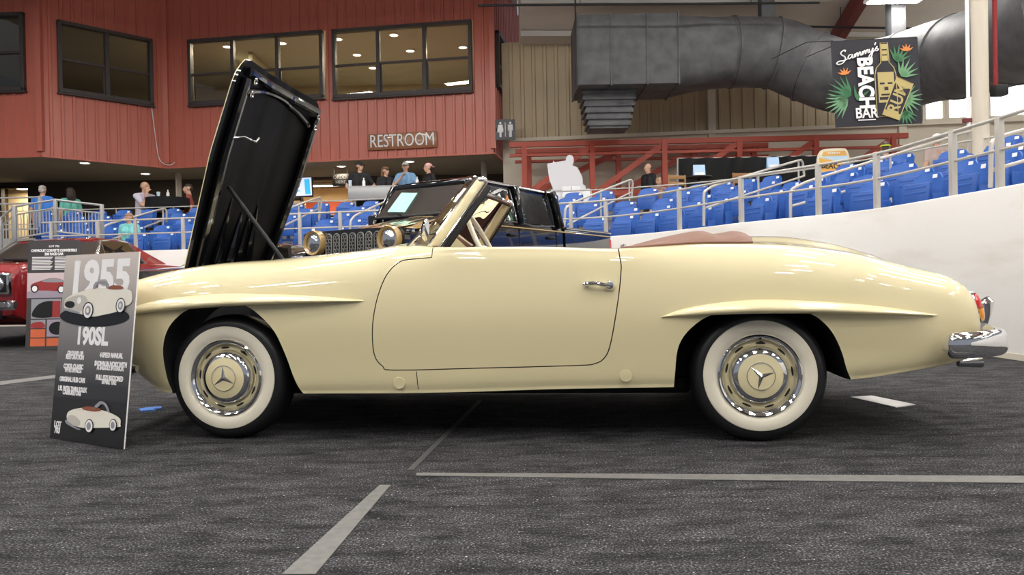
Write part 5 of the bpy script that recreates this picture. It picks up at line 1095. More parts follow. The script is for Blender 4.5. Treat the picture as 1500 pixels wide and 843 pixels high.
script = [[(.13, .90), (.15, .97), (.08, 1.0), (.01, .90), (.04, .76), (.12, .62), (.13, .45), (.05, .30), (-.06, .28), (-.13, .38), (-.06, .46), (.10, .42), (.22, .46)],
 [(.33, .62), (.26, .64), (.22, .52), (.25, .42), (.32, .50), (.35, .63), (.34, .44), (.40, .42)], [(.40, .42), (.43, .60), (.43, .42), (.46, .56), (.50, .62), (.51, .42), (.54, .56), (.58, .62), (.59, .44), (.63, .42)],
 [(.63, .42), (.66, .60), (.66, .42), (.69, .56), (.73, .62), (.74, .42), (.77, .56), (.81, .62), (.82, .44), (.86, .44)], [(.86, .62), (.87, .46), (.92, .44), (.97, .62), (.95, .38), (.90, .14), (.83, .14), (.88, .30), (1.02, .46)],
 [(1.06, .88), (1.03, .76)], [(1.02, .46), (1.10, .64), (1.08, .54), (1.13, .46), (1.10, .40), (1.04, .42)]]
for st in script:
    P_ = [(.10+.385*a*1.0, .73+.20*(b-.3)+.085*a*1.2) for a, b in st]; MB().tube([X @ Vector((U(v.x), V_(v.y), .016)) for v in catmull([(a, b, 0) for a, b in P_], 5)], .0115, 6).build('script_lettering', 'pic_white', root)
Bd.text('BEACH', U(.365), V_(.495), .235*bw, 'pic_white', 12, .016, .80, rot=-PI/2); Bd.text('BAR', U(.36), V_(.145), .165*bw, 'pic_white', 12, .006, .85); rect(.26, .065, .46, .075, 'pic_white', 12, 'underline')
for u in (.02, .5, .98): a = X @ Vector((u*bw, bh, 0)); MB().tube([a, a+Vector((0, 1.2, .35)), a+Vector((0, 3.2, .6))], .008, 6).build('tie_cord', 'black', root)
# ------------------------------------------------------------------ signs on the building
a, tn, n = fC; p0 = plane_hit(538, 219, a-Vector((0, 0, 0)), n); c4 = [plane_hit(x, y, a+n*.10, n) for x, y in ((539, 220.5), (640, 215.5), (638, 191.5), (538, 197))]
dm('sign_brown', (.30, .12, .05), .3, coat=.6)
t = thing('restroom_sign', 'long brown sign reading restroom in white capitals on the red wall', 'sign', c4[0]); X = frame((0, 0, 0), tn, Z); w_ = (c4[1]-c4[0]).dot(tn); h_ = c4[3].z-c4[0].z
MB().box(X @ Vector((w_/2, h_/2, -.03)), (w_, .05, h_), .01, Matrix((tn, -n, Z)).transposed()).build('panel', 'sign_brown', t)
text('RESTROOM', h_*1.12, 'white', t, X @ Matrix.Translation((w_/2, h_*.5, .012)), 'lettering', .01, .0, .72)
for k in (.2, .8): MB().box(X @ Vector((w_*k, h_*.5, -.07)), (.06, .1, .06)).build('bracket', 'black', t)
dm('plate_grey', (.12, .12, .13), .5); pz = at(740, 190, cD.y-.15); t = thing('restroom_pictogram_sign', 'grey plate with white man and woman figures at the corner of the red building', 'sign', pz); s_ = 29/1120*pz.y
MB().box((0, .02, 0), (s_, .04, s_*1.03), .01).build('panel', 'plate_grey', t); MB().box((-s_*.42, .25, 0), (.06, .5, .08)).build('bracket', 'black', t); X = frame((0, -.006, 0), (1, 0, 0), (0, 0, 1)); B2 = Board(t, X)
for cx, dress in ((-.24, 1), (.26, 0)):
    B2.poly('figure_head', [(s_*(cx+.055*math.cos(q)), s_*(.33+.055*math.sin(q))) for q in [2*PI*k/16 for k in range(16)]], 'white', 3)
    body_ = [(-.10, .25), (.10, .25), (.16, -.02), (.12, -.03), (.075, .12), (.15, -.14), (.055, -.14), (.05, -.38), (-.05, -.38), (-.055, -.14), (-.15, -.14), (-.075, .12), (-.12, -.03), (-.16, -.02)] if dress else [(-.12, .25), (.12, .25), (.13, -.05), (.09, -.05), (.08, .14), (.07, -.38), (.01, -.38), (0, -.08), (-.01, -.38), (-.07, -.38), (-.08, .14), (-.09, -.05), (-.13, -.05)]
    B2.poly('figure_body', [(s_*(cx+u), s_*v) for u, v in body_], 'white', 3)
B2.poly('divider', [(s_*u, s_*v) for u, v in ((-.01, -.36), (.02, -.36), (.02, .36), (-.01, .36))], 'white', 3)
# loose white cable on the red wall
a, b = cB, cC; wf = (Vector((b.x-a.x, b.y-a.y, 0))).normalized(); nn = Vector((wf.y, -wf.x, 0)); pa = Vector((a.x, a.y, 0))+nn*.06
MBt = MB(); cab = [plane_hit(x, y, pa, nn) if x < 241 else plane_hit(x, y, fC[0]+fC[2]*.08, fC[2]) for x, y in ((222, 156), (225, 180), (229, 210), (233, 232), (240, 240), (250, 242), (256, 238))]; t = tag(MBt.tube(catmull(cab, 4), .012, 6).build('cable', 'white'), 'loose white cable hanging from the window corner down the red wall', 'cable')
# ------------------------------------------------------------------ food stand
dm('screen_blue', (.7, .75, .95), .3, emit=(.62, .70, 1.0), estr=.85); dm('screen_cyan', (.05, .5, .8), .3, emit=(.02, .42, .75), estr=.8); dm('screen_food', (.5, .25, .15), .4, emit=(.45, .22, .14), estr=.6)
q = [at(420, 288, 24.6), at(457, 285, 24.6), at(455, 261, 24.6), at(418, 262, 24.6)]; t = thing('menu_screen', 'lit menu screen with a cyan column hung over the food stand', 'screen', q[0]); w_ = (q[1]-q[0]).length; h_ = (q[3]-q[0]).length
MB().box((w_/2, .04, h_/2), (w_+.05, .06, h_+.05), .01).build('bezel', 'black', t); X = frame((0, 0, 0), (1, 0, .03), (0, 0, 1)); B2 = Board(t, X)
B2.poly('display', [(0, 0), (w_, 0), (w_, h_), (0, h_)], 'screen_blue', 1); B2.poly('display_column', [(w_*.74, .04), (w_*.95, .04), (w_*.93, h_*.92), (w_*.72, h_*.92)], 'screen_cyan', 3)
B2.poly('display_picture', [(w_*(.45+.12*math.cos(k)), h_*(.80+.17*math.sin(k))) for k in [2*PI*i/18 for i in range(18)]], 'screen_food', 3)
for v in (.5, .25): B2.poly('display_line', [(w_*.38, h_*v), (w_*.55, h_*v), (w_*.55, h_*(v+.05)), (w_*.38, h_*(v+.05))], 'screen_cyan', 3)
MB().cyl((w_/2, .06, h_), (w_/2, .06, SOFFIT_Z-.1-q[0].z), .03, 8).build('mount', 'black', t)
dm('plate_text', (.16, .16, .16), .6); q = [at(487, 273, 24.6), at(511, 272, 24.6), at(511, 254, 24.6)]; t = thing('order_sign', 'small black sign reading order here beside the man in black', 'sign', q[0]); w_ = (q[1]-q[0]).length; h_ = (q[2]-q[1]).length
MB().box((w_/2, .03, h_/2), (w_, .05, h_), .01).build('panel', 'black', t); X = frame((w_/2, -.002, h_/2), (1, 0, 0), (0, 0, 1)); text('ORDER', h_*.40, 'plate_text', t, X @ Matrix.Translation((0, h_*.22, 0)), 'lettering', .003, .0, .9); text('HERE', h_*.40, 'plate_text', t, X @ Matrix.Translation((0, -h_*.2, 0)), 'lettering', .003, .0, .9)
for u in (.1, .9): MB().cyl((w_*u, .03, h_), (w_*u, .03, SOFFIT_Z-.1-q[0].z), .01, 6).build('hanger', 'black', t)
dm('fridge_light', (.1, .3, .7), .3, emit=(.08, .25, .6), estr=1.2)
p = at(505, 310, 26.2); t = thing('drinks_fridge', 'blue-lit drinks fridge at the right end of the food stand', 'fridge', (p.x+.25, 27.75, DECK_Z)); MB().box((0, .35, .95), (.62, .6, 1.9), .02).build('cabinet', 'black', t); d = MB().box((0, .03, 1.0), (.54, .03, 1.6), .005).build('door', 'fridge_light', t)
for k in range(4): MB().box((0, .0, .4+.36*k), (.52, .02, .03)).build('shelf_edge', 'white', d)
p = at(475, 300, 26.8); t = thing('menu_board', 'red menu board with a white figure one over the counter', 'sign', (p.x, 28.4, 2.9)); MB().box((0, .03, .22), (1.0, .05, .5), .01).build('panel', 'orange_wall', t); text('1', .42, 'white', t, frame((.25, -.002, .22), (1, 0, 0), (0, 0, 1))); MB().box((-.25, 0, .22), (.4, .01, .36)).build('picture', 'black', t); MB().box((0, .25, .0), (1.1, .5, .04)).build('shelf', 'black', t); MB().box((0, .25, -.44), (1.0, .48, .84)).build('cabinet', 'dark_wall', t)
t = thing('serving_counter', 'beige serving counter of the food stand beside the bonnet', 'counter', ((wx(395)+wx(523))/2, YB+.3, DECK_Z)); MB().box((0, 0, .5), (2.9, .55, 1.0), .02).build('base', 'stand_wall', t); MB().box((0, 0, 1.03), (3.0, .65, .06), .01).build('worktop', 'dull_chrome', t)
p = at(424, 300, 25.4); t = thing('snack_rack', 'tall black snack rack at the left of the food stand', 'rack', (p.x, 26.2, DECK_Z))
for s in (-.2, .2): MB().box((s, 0, .85), (.03, .3, 1.7)).build('upright', 'black', t)
for k in range(5): sh = MB().box((0, 0, .25+.34*k), (.4, .3, .03)).build('shelf', 'black', t); MB().box((0, -.06, .34+.34*k), (.34, .16, .14), .02).build('snack_packets', 'sign_brown', sh)
# drink rail where people stand
q0 = at(510, 274, 18.9); q1 = at(640, 268, 18.7); t = thing('drink_counter', 'pale grey stand-up counter panel in front of the four people', 'counter', (q0.x, q0.y, DECK_Z)); L_ = q1.x-q0.x; hc = q0.z-DECK_Z
MB().box((L_/2, 0, hc-.16), (L_, .05, .32), .005).build('front_panel', 'silver_rail', t); MB().box((L_/2, .16, hc+.0), (L_, .38, .035), .008).build('counter_top', 'silver_rail', t)
for u in (.06, .5, .94): MB().box((L_*u, .1, hc/2-.02), (.07, .07, hc-.02)).build('leg', 'grey_paint', t)
# white cutout board, drapes, small tables, chairs, surf sign
dm('board_white', (.62, .61, .63), .7); pts = [(755, 190), (795, 182), (799, 166), (808, 179), (884, 166), (886, 148), (896, 132), (911, 127), (928, 133), (938, 150), (938, 178), (930, 200), (962, 213), (980, 245), (999, 285), (1000, 330), (1019, 340), (1020, 372), (800, 372), (772, 300)]
W3 = [at(640+x/4.684, 200+y/4.684, 17.75) for x, y in pts]; o = W3[-2].copy(); t = thing('cutout_board', 'blank white back of a large figure-shaped cutout behind the pickup', 'cutout', o); mb = MB(); mb.prism([(p.x-o.x, p.z-o.z) for p in W3], (0, 0, 0), (1, 0, 0), (0, 0, 1), .03); mb.build('panel', 'board_white', t, smooth=False)
for x in (.30, .52): mb = MB(); mb.prism([(-.10, -.2), (.10, -.2), (.10, .28), (.0, .42), (-.10, .28)], (x, -.05, .02), (1, 0, 0), (0, .45, 1), .012); mb.build('support_flap', 'board_white', t, smooth=False)
MB().box((.4, .12, -.15), (.9, .26, .35)).build('foot', 'white', t)
dm('drape_black', (.006, .006, .007), .9)
def drape(label, xa, xb, d, zt):
    a, b = at(xa, 240, d).x, at(xb, 240, d).x; n = int((b-a)/.045); t = thing('drape', label, 'drape', (a, d, DECK_Z))
    MB().grid([[(u, .05*math.sin(u*17+.8*math.sin(u*5)), z) for z in (0, .4, .8, zt-DECK_Z)] for u in [(b-a)*k/n for k in range(n+1)]]).build('cloth', 'drape_black', t)
    for u in (0, .33, .66, 1): MB().cyl(((b-a)*u, .08, 0), ((b-a)*u, .08, zt-DECK_Z), .02, 8).build('pole', 'grey_paint', t)
    MB().cyl((0, .08, zt-DECK_Z), (b-a, .08, zt-DECK_Z), .018, 8).build('crossbar', 'grey_paint', t)
drape('long black drape hung before the red truss, left of the beach sign', 994, 1198, 17.5, 3.45); drape('short black drape showing right of the beach sign', 1250, 1296, 17.3, 3.3)
dm('wood', (.32, .17, .07), .5); dm('card_blue', (.42, .60, .85), .5)
def wooden_chair(p, rz, label):
    t = thing('wooden_chair', label, 'chair', p, rz)
    MB().box((0, 0, .45), (.42, .42, .04), .01).build('seat', 'wood', t)
    for x in (-.19, .19):
        MB().box((x, -.19, .22), (.035, .035, .44)).build('leg', 'wood', t); MB().beam((x, .19, 0), (x, .24, .95), .035, .035, (0, 1, 0)).build('leg', 'wood', t)
    for z in (.62, .76, .90): MB().box((0, .225, z), (.38, .02, .08), .006).build('back_slat', 'wood', t)
p = at(998, 262, 16.6); wooden_chair((p.x, p.y, DECK_Z), .2, 'wooden slat-back chair half hidden at the left end of the black drape'); p = at(1093, 252, 16.4); wooden_chair((p.x, p.y, DECK_Z), .1, 'wooden slat-back chair in front of the middle of the black drape')
for k, (x, y, d) in enumerate(((1024, 254, 16.9), (1132, 243, 16.6))):
    p = at(x, y+5, d); t = thing('cafe_table', 'small dark table carrying a pale blue card, '+['left end of the drape', 'right of the second wooden chair'][k], 'table', (p.x, p.y, DECK_Z)); h = p.z-DECK_Z
    MB().lathe([(.001, h-.03), (.28, h-.03), (.29, h-.015), (.28, h), (.001, h)], seg=28).build('table_top', 'black', t); MB().cyl((0, 0, .02), (0, 0, h-.03), .035, 12).build('stem', 'black', t); MB().lathe([(.001, .03), (.22, .02), (.24, 0), (.001, 0)], seg=24).build('base', 'black', t)
    c = thing('table_card', 'pale blue folded card on the small dark table, '+['left end of the drape', 'right of the second wooden chair'][k], 'card', (p.x, p.y, p.z)); mb = MB(); w = .13; mb.grid([[(-w, -.06, 0), (-w, 0, .26), (-w, .06, 0)], [(w, -.06, 0), (w, 0, .26), (w, .06, 0)]]); bmesh.ops.solidify(mb.bm, geom=mb.bm.faces[:], thickness=.004); mb.build('card_sheet', 'card_blue', c, smooth=False); MB().box((0, -.05, .06), (.2, .01, .06), 0, Matrix.Rotation(-.22, 3, 'X')).build('printed_band', 'white', c)
dm('surf_orange', (.78, .42, .10), .45); dm('surf_cream', (.80, .74, .55), .45)
cp = [(1197, 229), (1203, 220.5), (1215, 218.5), (1232, 218.2), (1238, 220), (1242, 230), (1241, 246), (1236, 253), (1200, 253), (1196, 245)]
W3 = [at(x, y, 14.0) for x, y in cp]; o = at(1218, 253, 14.0); t = thing('beach_sign', 'rounded orange and white sign reading beach standing above the blue seats', 'sign', o)
P2 = [(p.x-o.x, p.z-o.z) for p in W3]; P2 = [tuple(v[:2]) for v in catmull([(a, b, 0) for a, b in P2], 3, True)]; mb = MB(); mb.prism(P2, (0, 0, 0), (1, 0, 0), (0, 0, 1), .06); mb.build('panel', 'surf_cream', t, smooth=False)
X = frame((0, -.004, 0), (1, 0, 0), (0, 0, 1)) ; B2 = Board(t, X); zz = lambda py: (253-py)/1120*14.0; xx = lambda px: (px-1218)/1120*14.0
M['surf_sky'] = mat('surf_sky', (.55, .72, .85), .4)
X = frame((0, -.064, 0), (1, 0, 0), (0, 0, 1)); B2 = Board(t, X)
B2.poly('orange_band', [(xx(a), zz(b)) for a, b in ((1202, 229), (1205, 223), (1236, 222), (1239, 229))], 'surf_orange', 1); B2.poly('sky_band', [(xx(a), zz(b)) for a, b in ((1199, 231), (1240, 229), (1240, 240), (1218, 235))], 'surf_sky', 1); B2.poly('orange_field', [(xx(a), zz(b)) for a, b in ((1198, 232), (1218, 236.5), (1240, 242), (1237, 252), (1200, 252))], 'surf_orange', 1)
text('BEACH', .135, 'black', t, X @ Matrix.Translation((xx(1217), zz(244.5), .004)) @ Matrix.Rotation(-.05, 4, 'Z'), 'lettering', .001, .003, .95); text('SAMMY', .05, 'white', t, X @ Matrix.Translation((xx(1220), zz(225.5), .004)), 'lettering', .001, .001, 1.4)
for s in (-.16, .16): MB().cyl((s, 0, .02), (s, 0, DECK_Z-o.z), .02, 8).build('leg', 'wood', t)
# ------------------------------------------------------------------ people in the stand and on the upper deck
def remesh(mb, name, m, parent, vox=.012, smooth=3):
    o = loose(name, mb, [m]); md = o.modifiers.new('r', 'REMESH'); md.mode = 'VOXEL'; md.voxel_size = vox; md.use_smooth_shade = True
    ms = o.modifiers.new('s', 'SMOOTH'); ms.iterations = smooth; ms.factor = .5
    dg = bpy.context.evaluated_depsgraph_get(); dg.update(); me = bpy.data.meshes.new_from_object(o.evaluated_get(dg)); o.modifiers.clear(); old = o.data; o.data = me; bpy.data.meshes.remove(old)
    for p in me.polygons: p.use_smooth = True
    o.parent = parent; return o
_cloth = {}
def cm(col, rough=.75):
    k = 'cloth_%d_%d_%d' % tuple(int(c*999) for c in col)
    if k not in M: dm(k, col, rough)
    return k
def limb(mb, pts, rs):
    P = catmull(pts, 4); n = len(pts); R = []
    for i in range(len(P)):
        u = i/(len(P)-1)*(n-1); k = min(n-2, int(u)); R.append(rs[k]+(rs[k+1]-rs[k])*(u-k))
    mb.tube(P, R, 12); mb.ball(P[0], R[0], 10); mb.ball(P[-1], R[-1], 10)
def person(loc, rz, label, shirt, trousers, skin=(.62, .36, .25), hair=(.03, .02, .015), seated=False, arms=None, sleeve='short', hat=None, hairstyle='short', look=(0, 0), group='people watching from the stand', scale=1., shoes=(.02, .02, .02)):
    """faces local -y, its left hand at +x; joints in metres above the sole"""
    t = thing('person', label, 'person', loc, rz, group); t.scale = scale if isinstance(scale, tuple) else (scale,)*3; sk = cm(skin, .5)
    dz = -.45 if seated else 0; hip = .92+dz; arms = arms or {}
    sh = {s: Vector((s*.185, .0, 1.42+dz)) for s in (-1, 1)}
    el = {s: Vector(arms.get(s, ((s*.25, .03, 1.13), (s*.24, -.06, .88)))[0])+Vector((0, 0, dz)) for s in (-1, 1)}
    wr = {s: Vector(arms.get(s, ((s*.25, .03, 1.13), (s*.24, -.06, .88)))[1])+Vector((0, 0, dz)) for s in (-1, 1)}
    if seated: legs = {s: [(s*.09, .02, hip-.02), (s*.11, -.42, hip+.02), (s*.11, -.40, .10), (s*.11, -.50, .04)] for s in (-1, 1)}
    else: legs = {s: [(s*.09, 0, hip), (s*.10, -.02, .50), (s*.10, .01, .10), (s*.11, -.13, .035)] for s in (-1, 1)}
    hd = Vector((0, -.02, 1.645+dz)); mb = MB(); torso = [(0, .01, hip), (0, .0, hip+.18), (0, -.01, 1.30+dz), (0, .0, 1.42+dz)]
    for x in (-.06, .06): limb(mb, [(x*1.2, y, z) for _, y, z in torso], [.105, .10, .105, .07])
    limb(mb, [sh[-1], (0, 0, 1.45+dz), sh[1]], [.055, .06, .055]); limb(mb, [(0, .01, 1.43+dz), hd-Vector((0, -.01, .08))], [.06, .055])
    for s in (-1, 1):
        limb(mb, [sh[s], el[s], wr[s]], [.052, .042, .029]); limb(mb, legs[s][:3], [.085, .058, .042]); limb(mb, legs[s][2:], [.042, .036])
        d = (wr[s]-el[s]).normalized(); side = Vector((0, 0, 1)).cross(d); side = side.normalized() if side.length > .2 else Vector((0, 1, 0)); nrm = d.cross(side)
        palm = wr[s]+d*.045; mb.box(palm, (.085, .075, .03), .01, Matrix((d, side, nrm)).transposed())
        for k, ln in enumerate((.062, .075, .070, .052)):
            b = wr[s]+d*.085+side*(-.030+.020*k); mb.tube([b, b+d*ln*.5-nrm*.004, b+d*ln*.9-nrm*.022], [.0105, .010, .009], 7)
        b = wr[s]+d*.03-side*.035; mb.tube([b, b-side*.022+d*.025, b-side*.03+d*.055-nrm*.01], [.013, .012, .010], 7)
    Rh = Matrix.Rotation(look[0], 4, 'Z') @ Matrix.Rotation(look[1], 4, 'X'); q = lambda x, y, z: hd+(Rh @ Vector((x, y, z)))
    mb.ball(q(0, .01, .03), (.076, .094, .098), 18, Rh); mb.ball(q(0, -.028, -.035), (.058, .066, .078), 16, Rh); mb.ball(q(0, -.055, -.085), (.034, .03, .028), 12, Rh)
    mb.ball(q(0, -.10, -.012), (.014, .020, .026), 10, Rh); mb.ball(q(0, -.112, -.026), (.016, .014, .013), 10, Rh); mb.ball(q(0, -.088, .022), (.05, .016, .014), 10, Rh); mb.ball(q(0, -.092, -.062), (.026, .012, .011), 10, Rh)
    for s in (-1, 1): mb.ball(q(s*.078, .012, -.005), (.013, .022, .032), 10, Rh)
    body = remesh(mb, 'body', sk, t, .0115, 2)
    for s in (-1, 1): MB().ball(q(s*.031, -.086, .008), (.011, .008, .007), 8, Rh).build('eye', 'black', t)
    MB().ball(q(0, -.101, -.058), (.022, .006, .005), 8, Rh).build('mouth', cm((.40, .14, .12), .5), t)
    # shirt and trousers follow the body a little outside it
    mb = MB()
    for x in (-.066, .066): limb(mb, [(x*1.2, y, z) for _, y, z in [(0, .01, hip-.06)]+torso[1:3]+[(0, .0, 1.41+dz)]], [.122, .118, .122, .078])
    limb(mb, [sh[-1]+Vector((.0, 0, .0)), (0, 0, 1.452+dz), sh[1]], [.070, .066, .070])
    for s in (-1, 1):
        e = el[s] if sleeve == 'long' else sh[s].lerp(el[s], .62)
        limb(mb, [sh[s], sh[s].lerp(e, .5), e] + ([wr[s].lerp(el[s], .12)] if sleeve == 'long' else []), [.070, .062, .060] + ([.042] if sleeve == 'long' else []))
    remesh(mb, 'shirt', cm(shirt), t, .014, 2)
    mb = MB(); limb(mb, [(-.07, .01, hip), (.07, .01, hip)], [.118, .118])
    for s in (-1, 1): limb(mb, legs[s][:3], [.105, .076, .060])
    remesh(mb, 'trousers', cm(trousers), t, .014, 2)
    for s in (-1, 1):
        mb = MB(); a = Vector(legs[s][2]); b = Vector(legs[s][3]); limb(mb, [(a.x, a.y+.03, .045), (b.x, b.y, .045), (b.x, b.y-.05, .036)], [.045, .045, .034]); mb.build('shoe', cm(shoes, .4), t)
    hc = cm(hair, .6)
    def cap_shell(r, z0, back=1.0):
        mb = MB(); rows = []
        for i in range(9):
            ph = PI/2*(i/8)*back; rows.append([q(r[0]*math.cos(a)*math.sin(ph+.001), .012+r[1]*math.sin(a)*math.sin(ph+.001), z0+r[2]*math.cos(ph)) for a in [2*PI*k/22 for k in range(22)]])
        return mb.grid(rows, cv=True)
    if hairstyle == 'short':
        mb = cap_shell((.083, .101, .080), .048); mb.ball(q(0, .062, .0), (.07, .05, .07), 12, Rh); mb.build('hair', hc, t)
    elif hairstyle == 'long':
        mb = cap_shell((.088, .106, .084), .050)
        for a, b in ((-.06, .05), (-.03, .085), (0, .09), (.03, .085), (.06, .05)): limb(mb, [q(a, b, .03), q(a*1.25, b+.02, -.10), q(a*1.3, b+.01, -.24)], [.045, .042, .022])
        mb.build('hair', hc, t)
    elif hairstyle == 'bald':
        mb = MB(); mb.tube([q(.079*math.cos(a), .014+.097*math.sin(a), .0) for a in [PI*k/14 for k in range(15)]], .014, 8); mb.build('hair', hc, t)
    if hat:
        hm = cm(hat[0], .7); back = hat[1] == 'backwards'; mb = cap_shell((.088, .106, .088), .042); sgn = 1 if back else -1; rows = []
        for i in range(5):
            u = i/4; rows.append([q((.085-.02*u*u)*v, .012+sgn*(.095+.085*u)*math.sqrt(max(.05, 1-.55*v*v)), .046-.012*u-.015*v*v) for v in [-1+2*k/10 for k in range(11)]])
        mb.build('cap', hm, t); br = MB().grid(rows); bmesh.ops.solidify(br.bm, geom=br.bm.faces[:], thickness=.004); br.build('cap_brim', hm if len(hat) < 3 else cm(hat[2], .7), t)
    return t
def P_at(px, py, d, head=1.70, z=None):
    p = at(px, py, d); return Vector((p.x, p.y, DECK_Z if z is None else z))
GREY, BLACKC = (.02, .02, .022), (.012, .012, .014)
# at the stand-up counter
person(P_at(527, 250, 19.35), .25, 'person in black tee and black cap leaning at the counter by the order sign', BLACKC, BLACKC, hat=((.012, .012, .013), 'front'), arms={-1: ((-.33, .0, 1.14), (-.26, -.22, 1.06)), 1: ((.36, .02, 1.14), (.25, -.18, 1.06))}, look=(.75, 0), scale=1.0)
person(P_at(565, 262, 19.5), .5, 'person in black top and dark cap with long brown hair at the counter', BLACKC, BLACKC, hair=(.16, .08, .04), hairstyle='long', hat=((.012, .012, .013), 'front'), arms={-1: ((-.26, -.02, 1.14), (-.10, -.24, 1.08))}, look=(.5, 0), scale=.94)
person(P_at(594, 250, 19.5), .0, 'person in light blue shirt and pale cap drinking from a cup', (.16, .30, .48), (.05, .05, .08), hat=((.40, .40, .38), 'front', (.12, .16, .24)), arms={-1: ((-.30, -.10, 1.16), (-.05, -.27, 1.37)), 1: ((.32, .0, 1.14), (.22, -.24, 1.10))}, scale=1.0)
person(P_at(628, 250, 19.75), -.9, 'person in black jacket and pink cap worn backwards beside the blue shirt', BLACKC, BLACKC, hat=((.75, .42, .42), 'backwards'), sleeve='long', arms={-1: ((-.28, -.05, 1.14), (-.15, -.28, 1.12))}, look=(-.3, 0), scale=1.0)
# left deck
person(P_at(62, 283, 19.8), PI+.15, 'grey-haired person in a bright blue shirt seated with back to the camera', (.05, .22, .70), GREY, hair=(.48, .44, .40), seated=True, scale=1.05)
person(P_at(103, 288, 19.9), PI*1.3, 'dark long-haired person in teal top beside the blue-shirted one', (.12, .42, .34), GREY, hairstyle='long', seated=True, scale=1.0)
person(P_at(212, 290, 20.2), 1.05, 'bald person in pale lilac shirt seated at the high table, hand at chin', (.60, .56, .68), BLACKC, hairstyle='bald', hair=(.06, .05, .04), seated=True, arms={-1: ((-.22, -.30, 1.16), (-.06, -.17, 1.52)), 1: ((.24, -.20, 1.14), (.12, -.42, 1.12))}, look=(.15, 0), scale=(1.28, 1.25, 1.12))
person(P_at(277, 292, 20.5), -1.2, 'person in red top seated across the high table behind the bonnet edge', (.30, .06, .05), (.08, .12, .22), seated=True, arms={-1: ((-.24, -.22, 1.12), (-.14, -.46, 1.08))}, scale=1.1)
for px, rz, c in ((213, .9, 0), (277, -.9, 1)):
    p = P_at(px, 290, 20.2 if c == 0 else 20.5); s_ = thing('bar_stool', 'dark stool under the '+['bald person in the pale shirt', 'person behind the bonnet edge'][c], 'stool', (p.x, p.y+.02, p.z)); MB().lathe([(.001, .38), (.17, .37), (.18, .35), (.16, .33), (.001, .33)], seg=24).build('seat', 'dark_leather', s_); MB().cyl((0, 0, .02), (0, 0, .33), .03, 12).build('stem', 'black', s_); MB().lathe([(.001, .03), (.2, .015), (.2, 0), (.001, 0)], seg=24).build('base', 'black', s_)
for px, py, c in ((62, 283, 0), (103, 288, 1)):
    p = P_at(px, py, 19.8); s_ = thing('folding_chair', 'dark chair under the '+['grey-haired person in blue', 'long-haired person in teal'][c], 'chair', (p.x, p.y+.03, p.z)); MB().box((0, 0, .34), (.42, .40, .04), .01).build('seat', 'black', s_)
    for x in (-.19, .19):
        for y in (-.18, .18): MB().cyl((x, y, 0), (x, y, .33), .013, 8).build('leg', 'dull_chrome', s_)
a = at(226, 292, 20.0); tb = thing('high_table', 'table with a black cloth between the bald person and the bonnet', 'table', (a.x+.35, a.y, DECK_Z)); h = at(240, 291, 20.0).z-DECK_Z
MB().lathe([(.001, h), (.52, h), (.53, h-.02), (.52, h-.05)], seg=32).build('table_top', 'black', tb); MB().cyl((0, 0, 0), (0, 0, h-.05), .05, 12).build('stem', 'black', tb); MB().lathe([(.001, .03), (.3, .02), (.3, 0), (.001, 0)], seg=24).build('base', 'black', tb)
mb = MB(); mb.grid([[((.535+.02*math.sin(9*q)*k/3)*math.cos(q), (.535+.02*math.sin(9*q)*k/3)*math.sin(q), h+.004-.09*k) for q in [2*PI*i/72 for i in range(72)]] for k in range(4)], cv=True); tc = mb.build('tablecloth', 'drape_black', None); tc.location = tb.location; tag(tc, 'black cloth hanging round the table by the bald person', 'tablecloth')
def bottle(px, py, d, z, label, m='white', kind='bottle'):
    p = at(px, py, d); t = thing(kind, label, kind, (p.x, p.y, z))
    if kind == 'bottle': MB().lathe([(.001, 0), (.036, 0), (.038, .02), (.038, .13), (.015, .17), (.014, .2)], seg=20).build('body', m, t); MB().lathe([(.016, .19), (.016, .215), (.001, .216)], seg=16).build('cap', 'white', t)
    else: MB().lathe([(.001, 0), (.034, 0), (.046, .15), (.042, .15), (.032, .01)], seg=20).build('body', m, t); MB().lathe([(.048, .148), (.048, .158), (.001, .165)], seg=20).build('lid', 'white', t)
    return t
zt_ = DECK_Z+h+.004; bottle(232, 285, 19.9, zt_, 'pale plastic cup on the black-clothed table', 'surf_sky', 'cup'); bottle(246, 286, 19.95, zt_, 'white bottle on the black-clothed table')
zc_ = DECK_Z+hc+.018
bottle(513, 272, 19.05, zc_, 'clear cup on the grey counter beside the black tee', 'surf_sky', 'cup'); bottle(533, 272, 19.05, zc_, 'white bottle on the grey counter before the black tee'); bottle(611, 266, 19.0, zc_, 'white bottle on the grey counter right of the blue shirt')
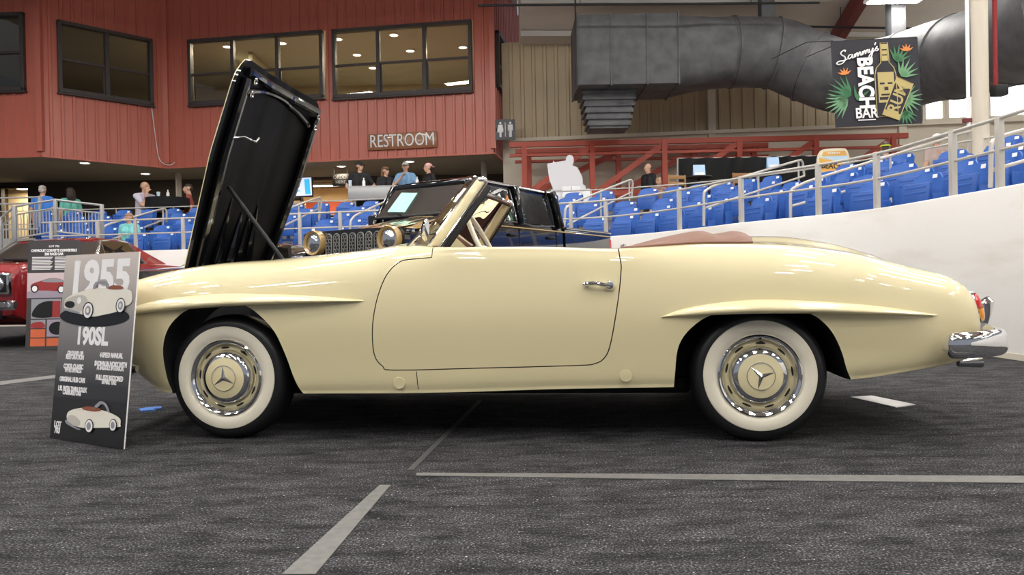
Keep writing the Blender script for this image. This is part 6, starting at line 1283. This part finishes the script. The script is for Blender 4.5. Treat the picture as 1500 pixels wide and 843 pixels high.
# in the seats and on the right-hand deck
def open_seat(px, row):
    """the free seat nearest a photo column: its pan is folded down and its place is returned"""
    o, k, q, p, rz = min((s for s in seat_list if s[1] == row), key=lambda s: abs(s[2]-px))
    for ch in o.children:
        if ch.name.startswith('seat_pan'): ch.rotation_euler = (1.45, 0, 0); h = Vector((0, .16, .40)); ch.location = h - Matrix.Rotation(1.45, 3, 'X') @ h
    o['label'] = o['label'].replace('blue folding', 'occupied blue'); return p, rz
p, rz = open_seat(170, 1); person(p, rz+.25, 'light-brown-haired person in a turquoise top sitting in the blue seats', (.22, .62, .62), GREY, hair=(.30, .16, .08), seated=True, look=(-.9, .1), scale=.82)
person(P_at(950, 262, 20.3), -.95, 'standing person in a long-sleeved black shirt before the red truss', BLACKC, BLACKC, hair=(.07, .05, .04), hairstyle='bald', sleeve='long', look=(-.2, .1), scale=.98)
person(P_at(965, 276, 18.5), .1, 'small seated person below the standing one in black', (.30, .18, .14), GREY, hair=(.35, .22, .14), seated=True, scale=.86)
person(P_at(1239, 236, 16.3), -.6, 'person in a dark wide cap just right of the beach sign', (.16, .04, .05), GREY, skin=(.28, .14, .09), hat=((.012, .012, .014), 'front'), seated=True, scale=.93)
person(P_at(1297, 205, 15.2), PI*.8, 'person with a neon yellow headband looking away beneath the banner', (.10, .16, .55), GREY, hair=(.10, .07, .05), seated=True, scale=1.0)
person(P_at(1373, 205, 14.2), PI, 'person in a white cap seen from behind near the round column', (.45, .35, .32), GREY, hair=(.4, .38, .36), hat=((.82, .8, .78), 'backwards'), seated=True, scale=.97)
for (px, d), w_ in zip(((1239, 16.3), (1297, 15.2), (1373, 14.2), (965, 18.5)), ('person by the beach sign', 'person with the neon headband', 'person in the white cap')):
    p = P_at(px, 205, d); s_ = thing('folding_chair', 'dark chair under the '+w_, 'chair', (p.x, p.y, p.z)); MB().box((0, 0, .33), (.42, .42, .04), .01).build('seat', 'black', s_)
    for x in (-.19, .19):
        for y in (-.19, .19): MB().cyl((x, y, 0), (x, y, .32), .013, 8).build('leg', 'dull_chrome', s_)
person(P_at(445, 305, 27.9), .2, 'blond person in black working behind the food stand counter', BLACKC, BLACKC, hair=(.45, .28, .10), group='people watching from the stand', scale=.98)
nb_ = [o for o in S.objects if o.get('label', '').startswith('person with a neon')][0]
MB().tube([Vector((.092*math.cos(a), -.008+.110*math.sin(a), 1.235)) for a in [2*PI*k/30 for k in range(30)]], .013, 8, closed=True).build('headband', mat('neon_yellow', (.70, .85, .05), .5), nb_)
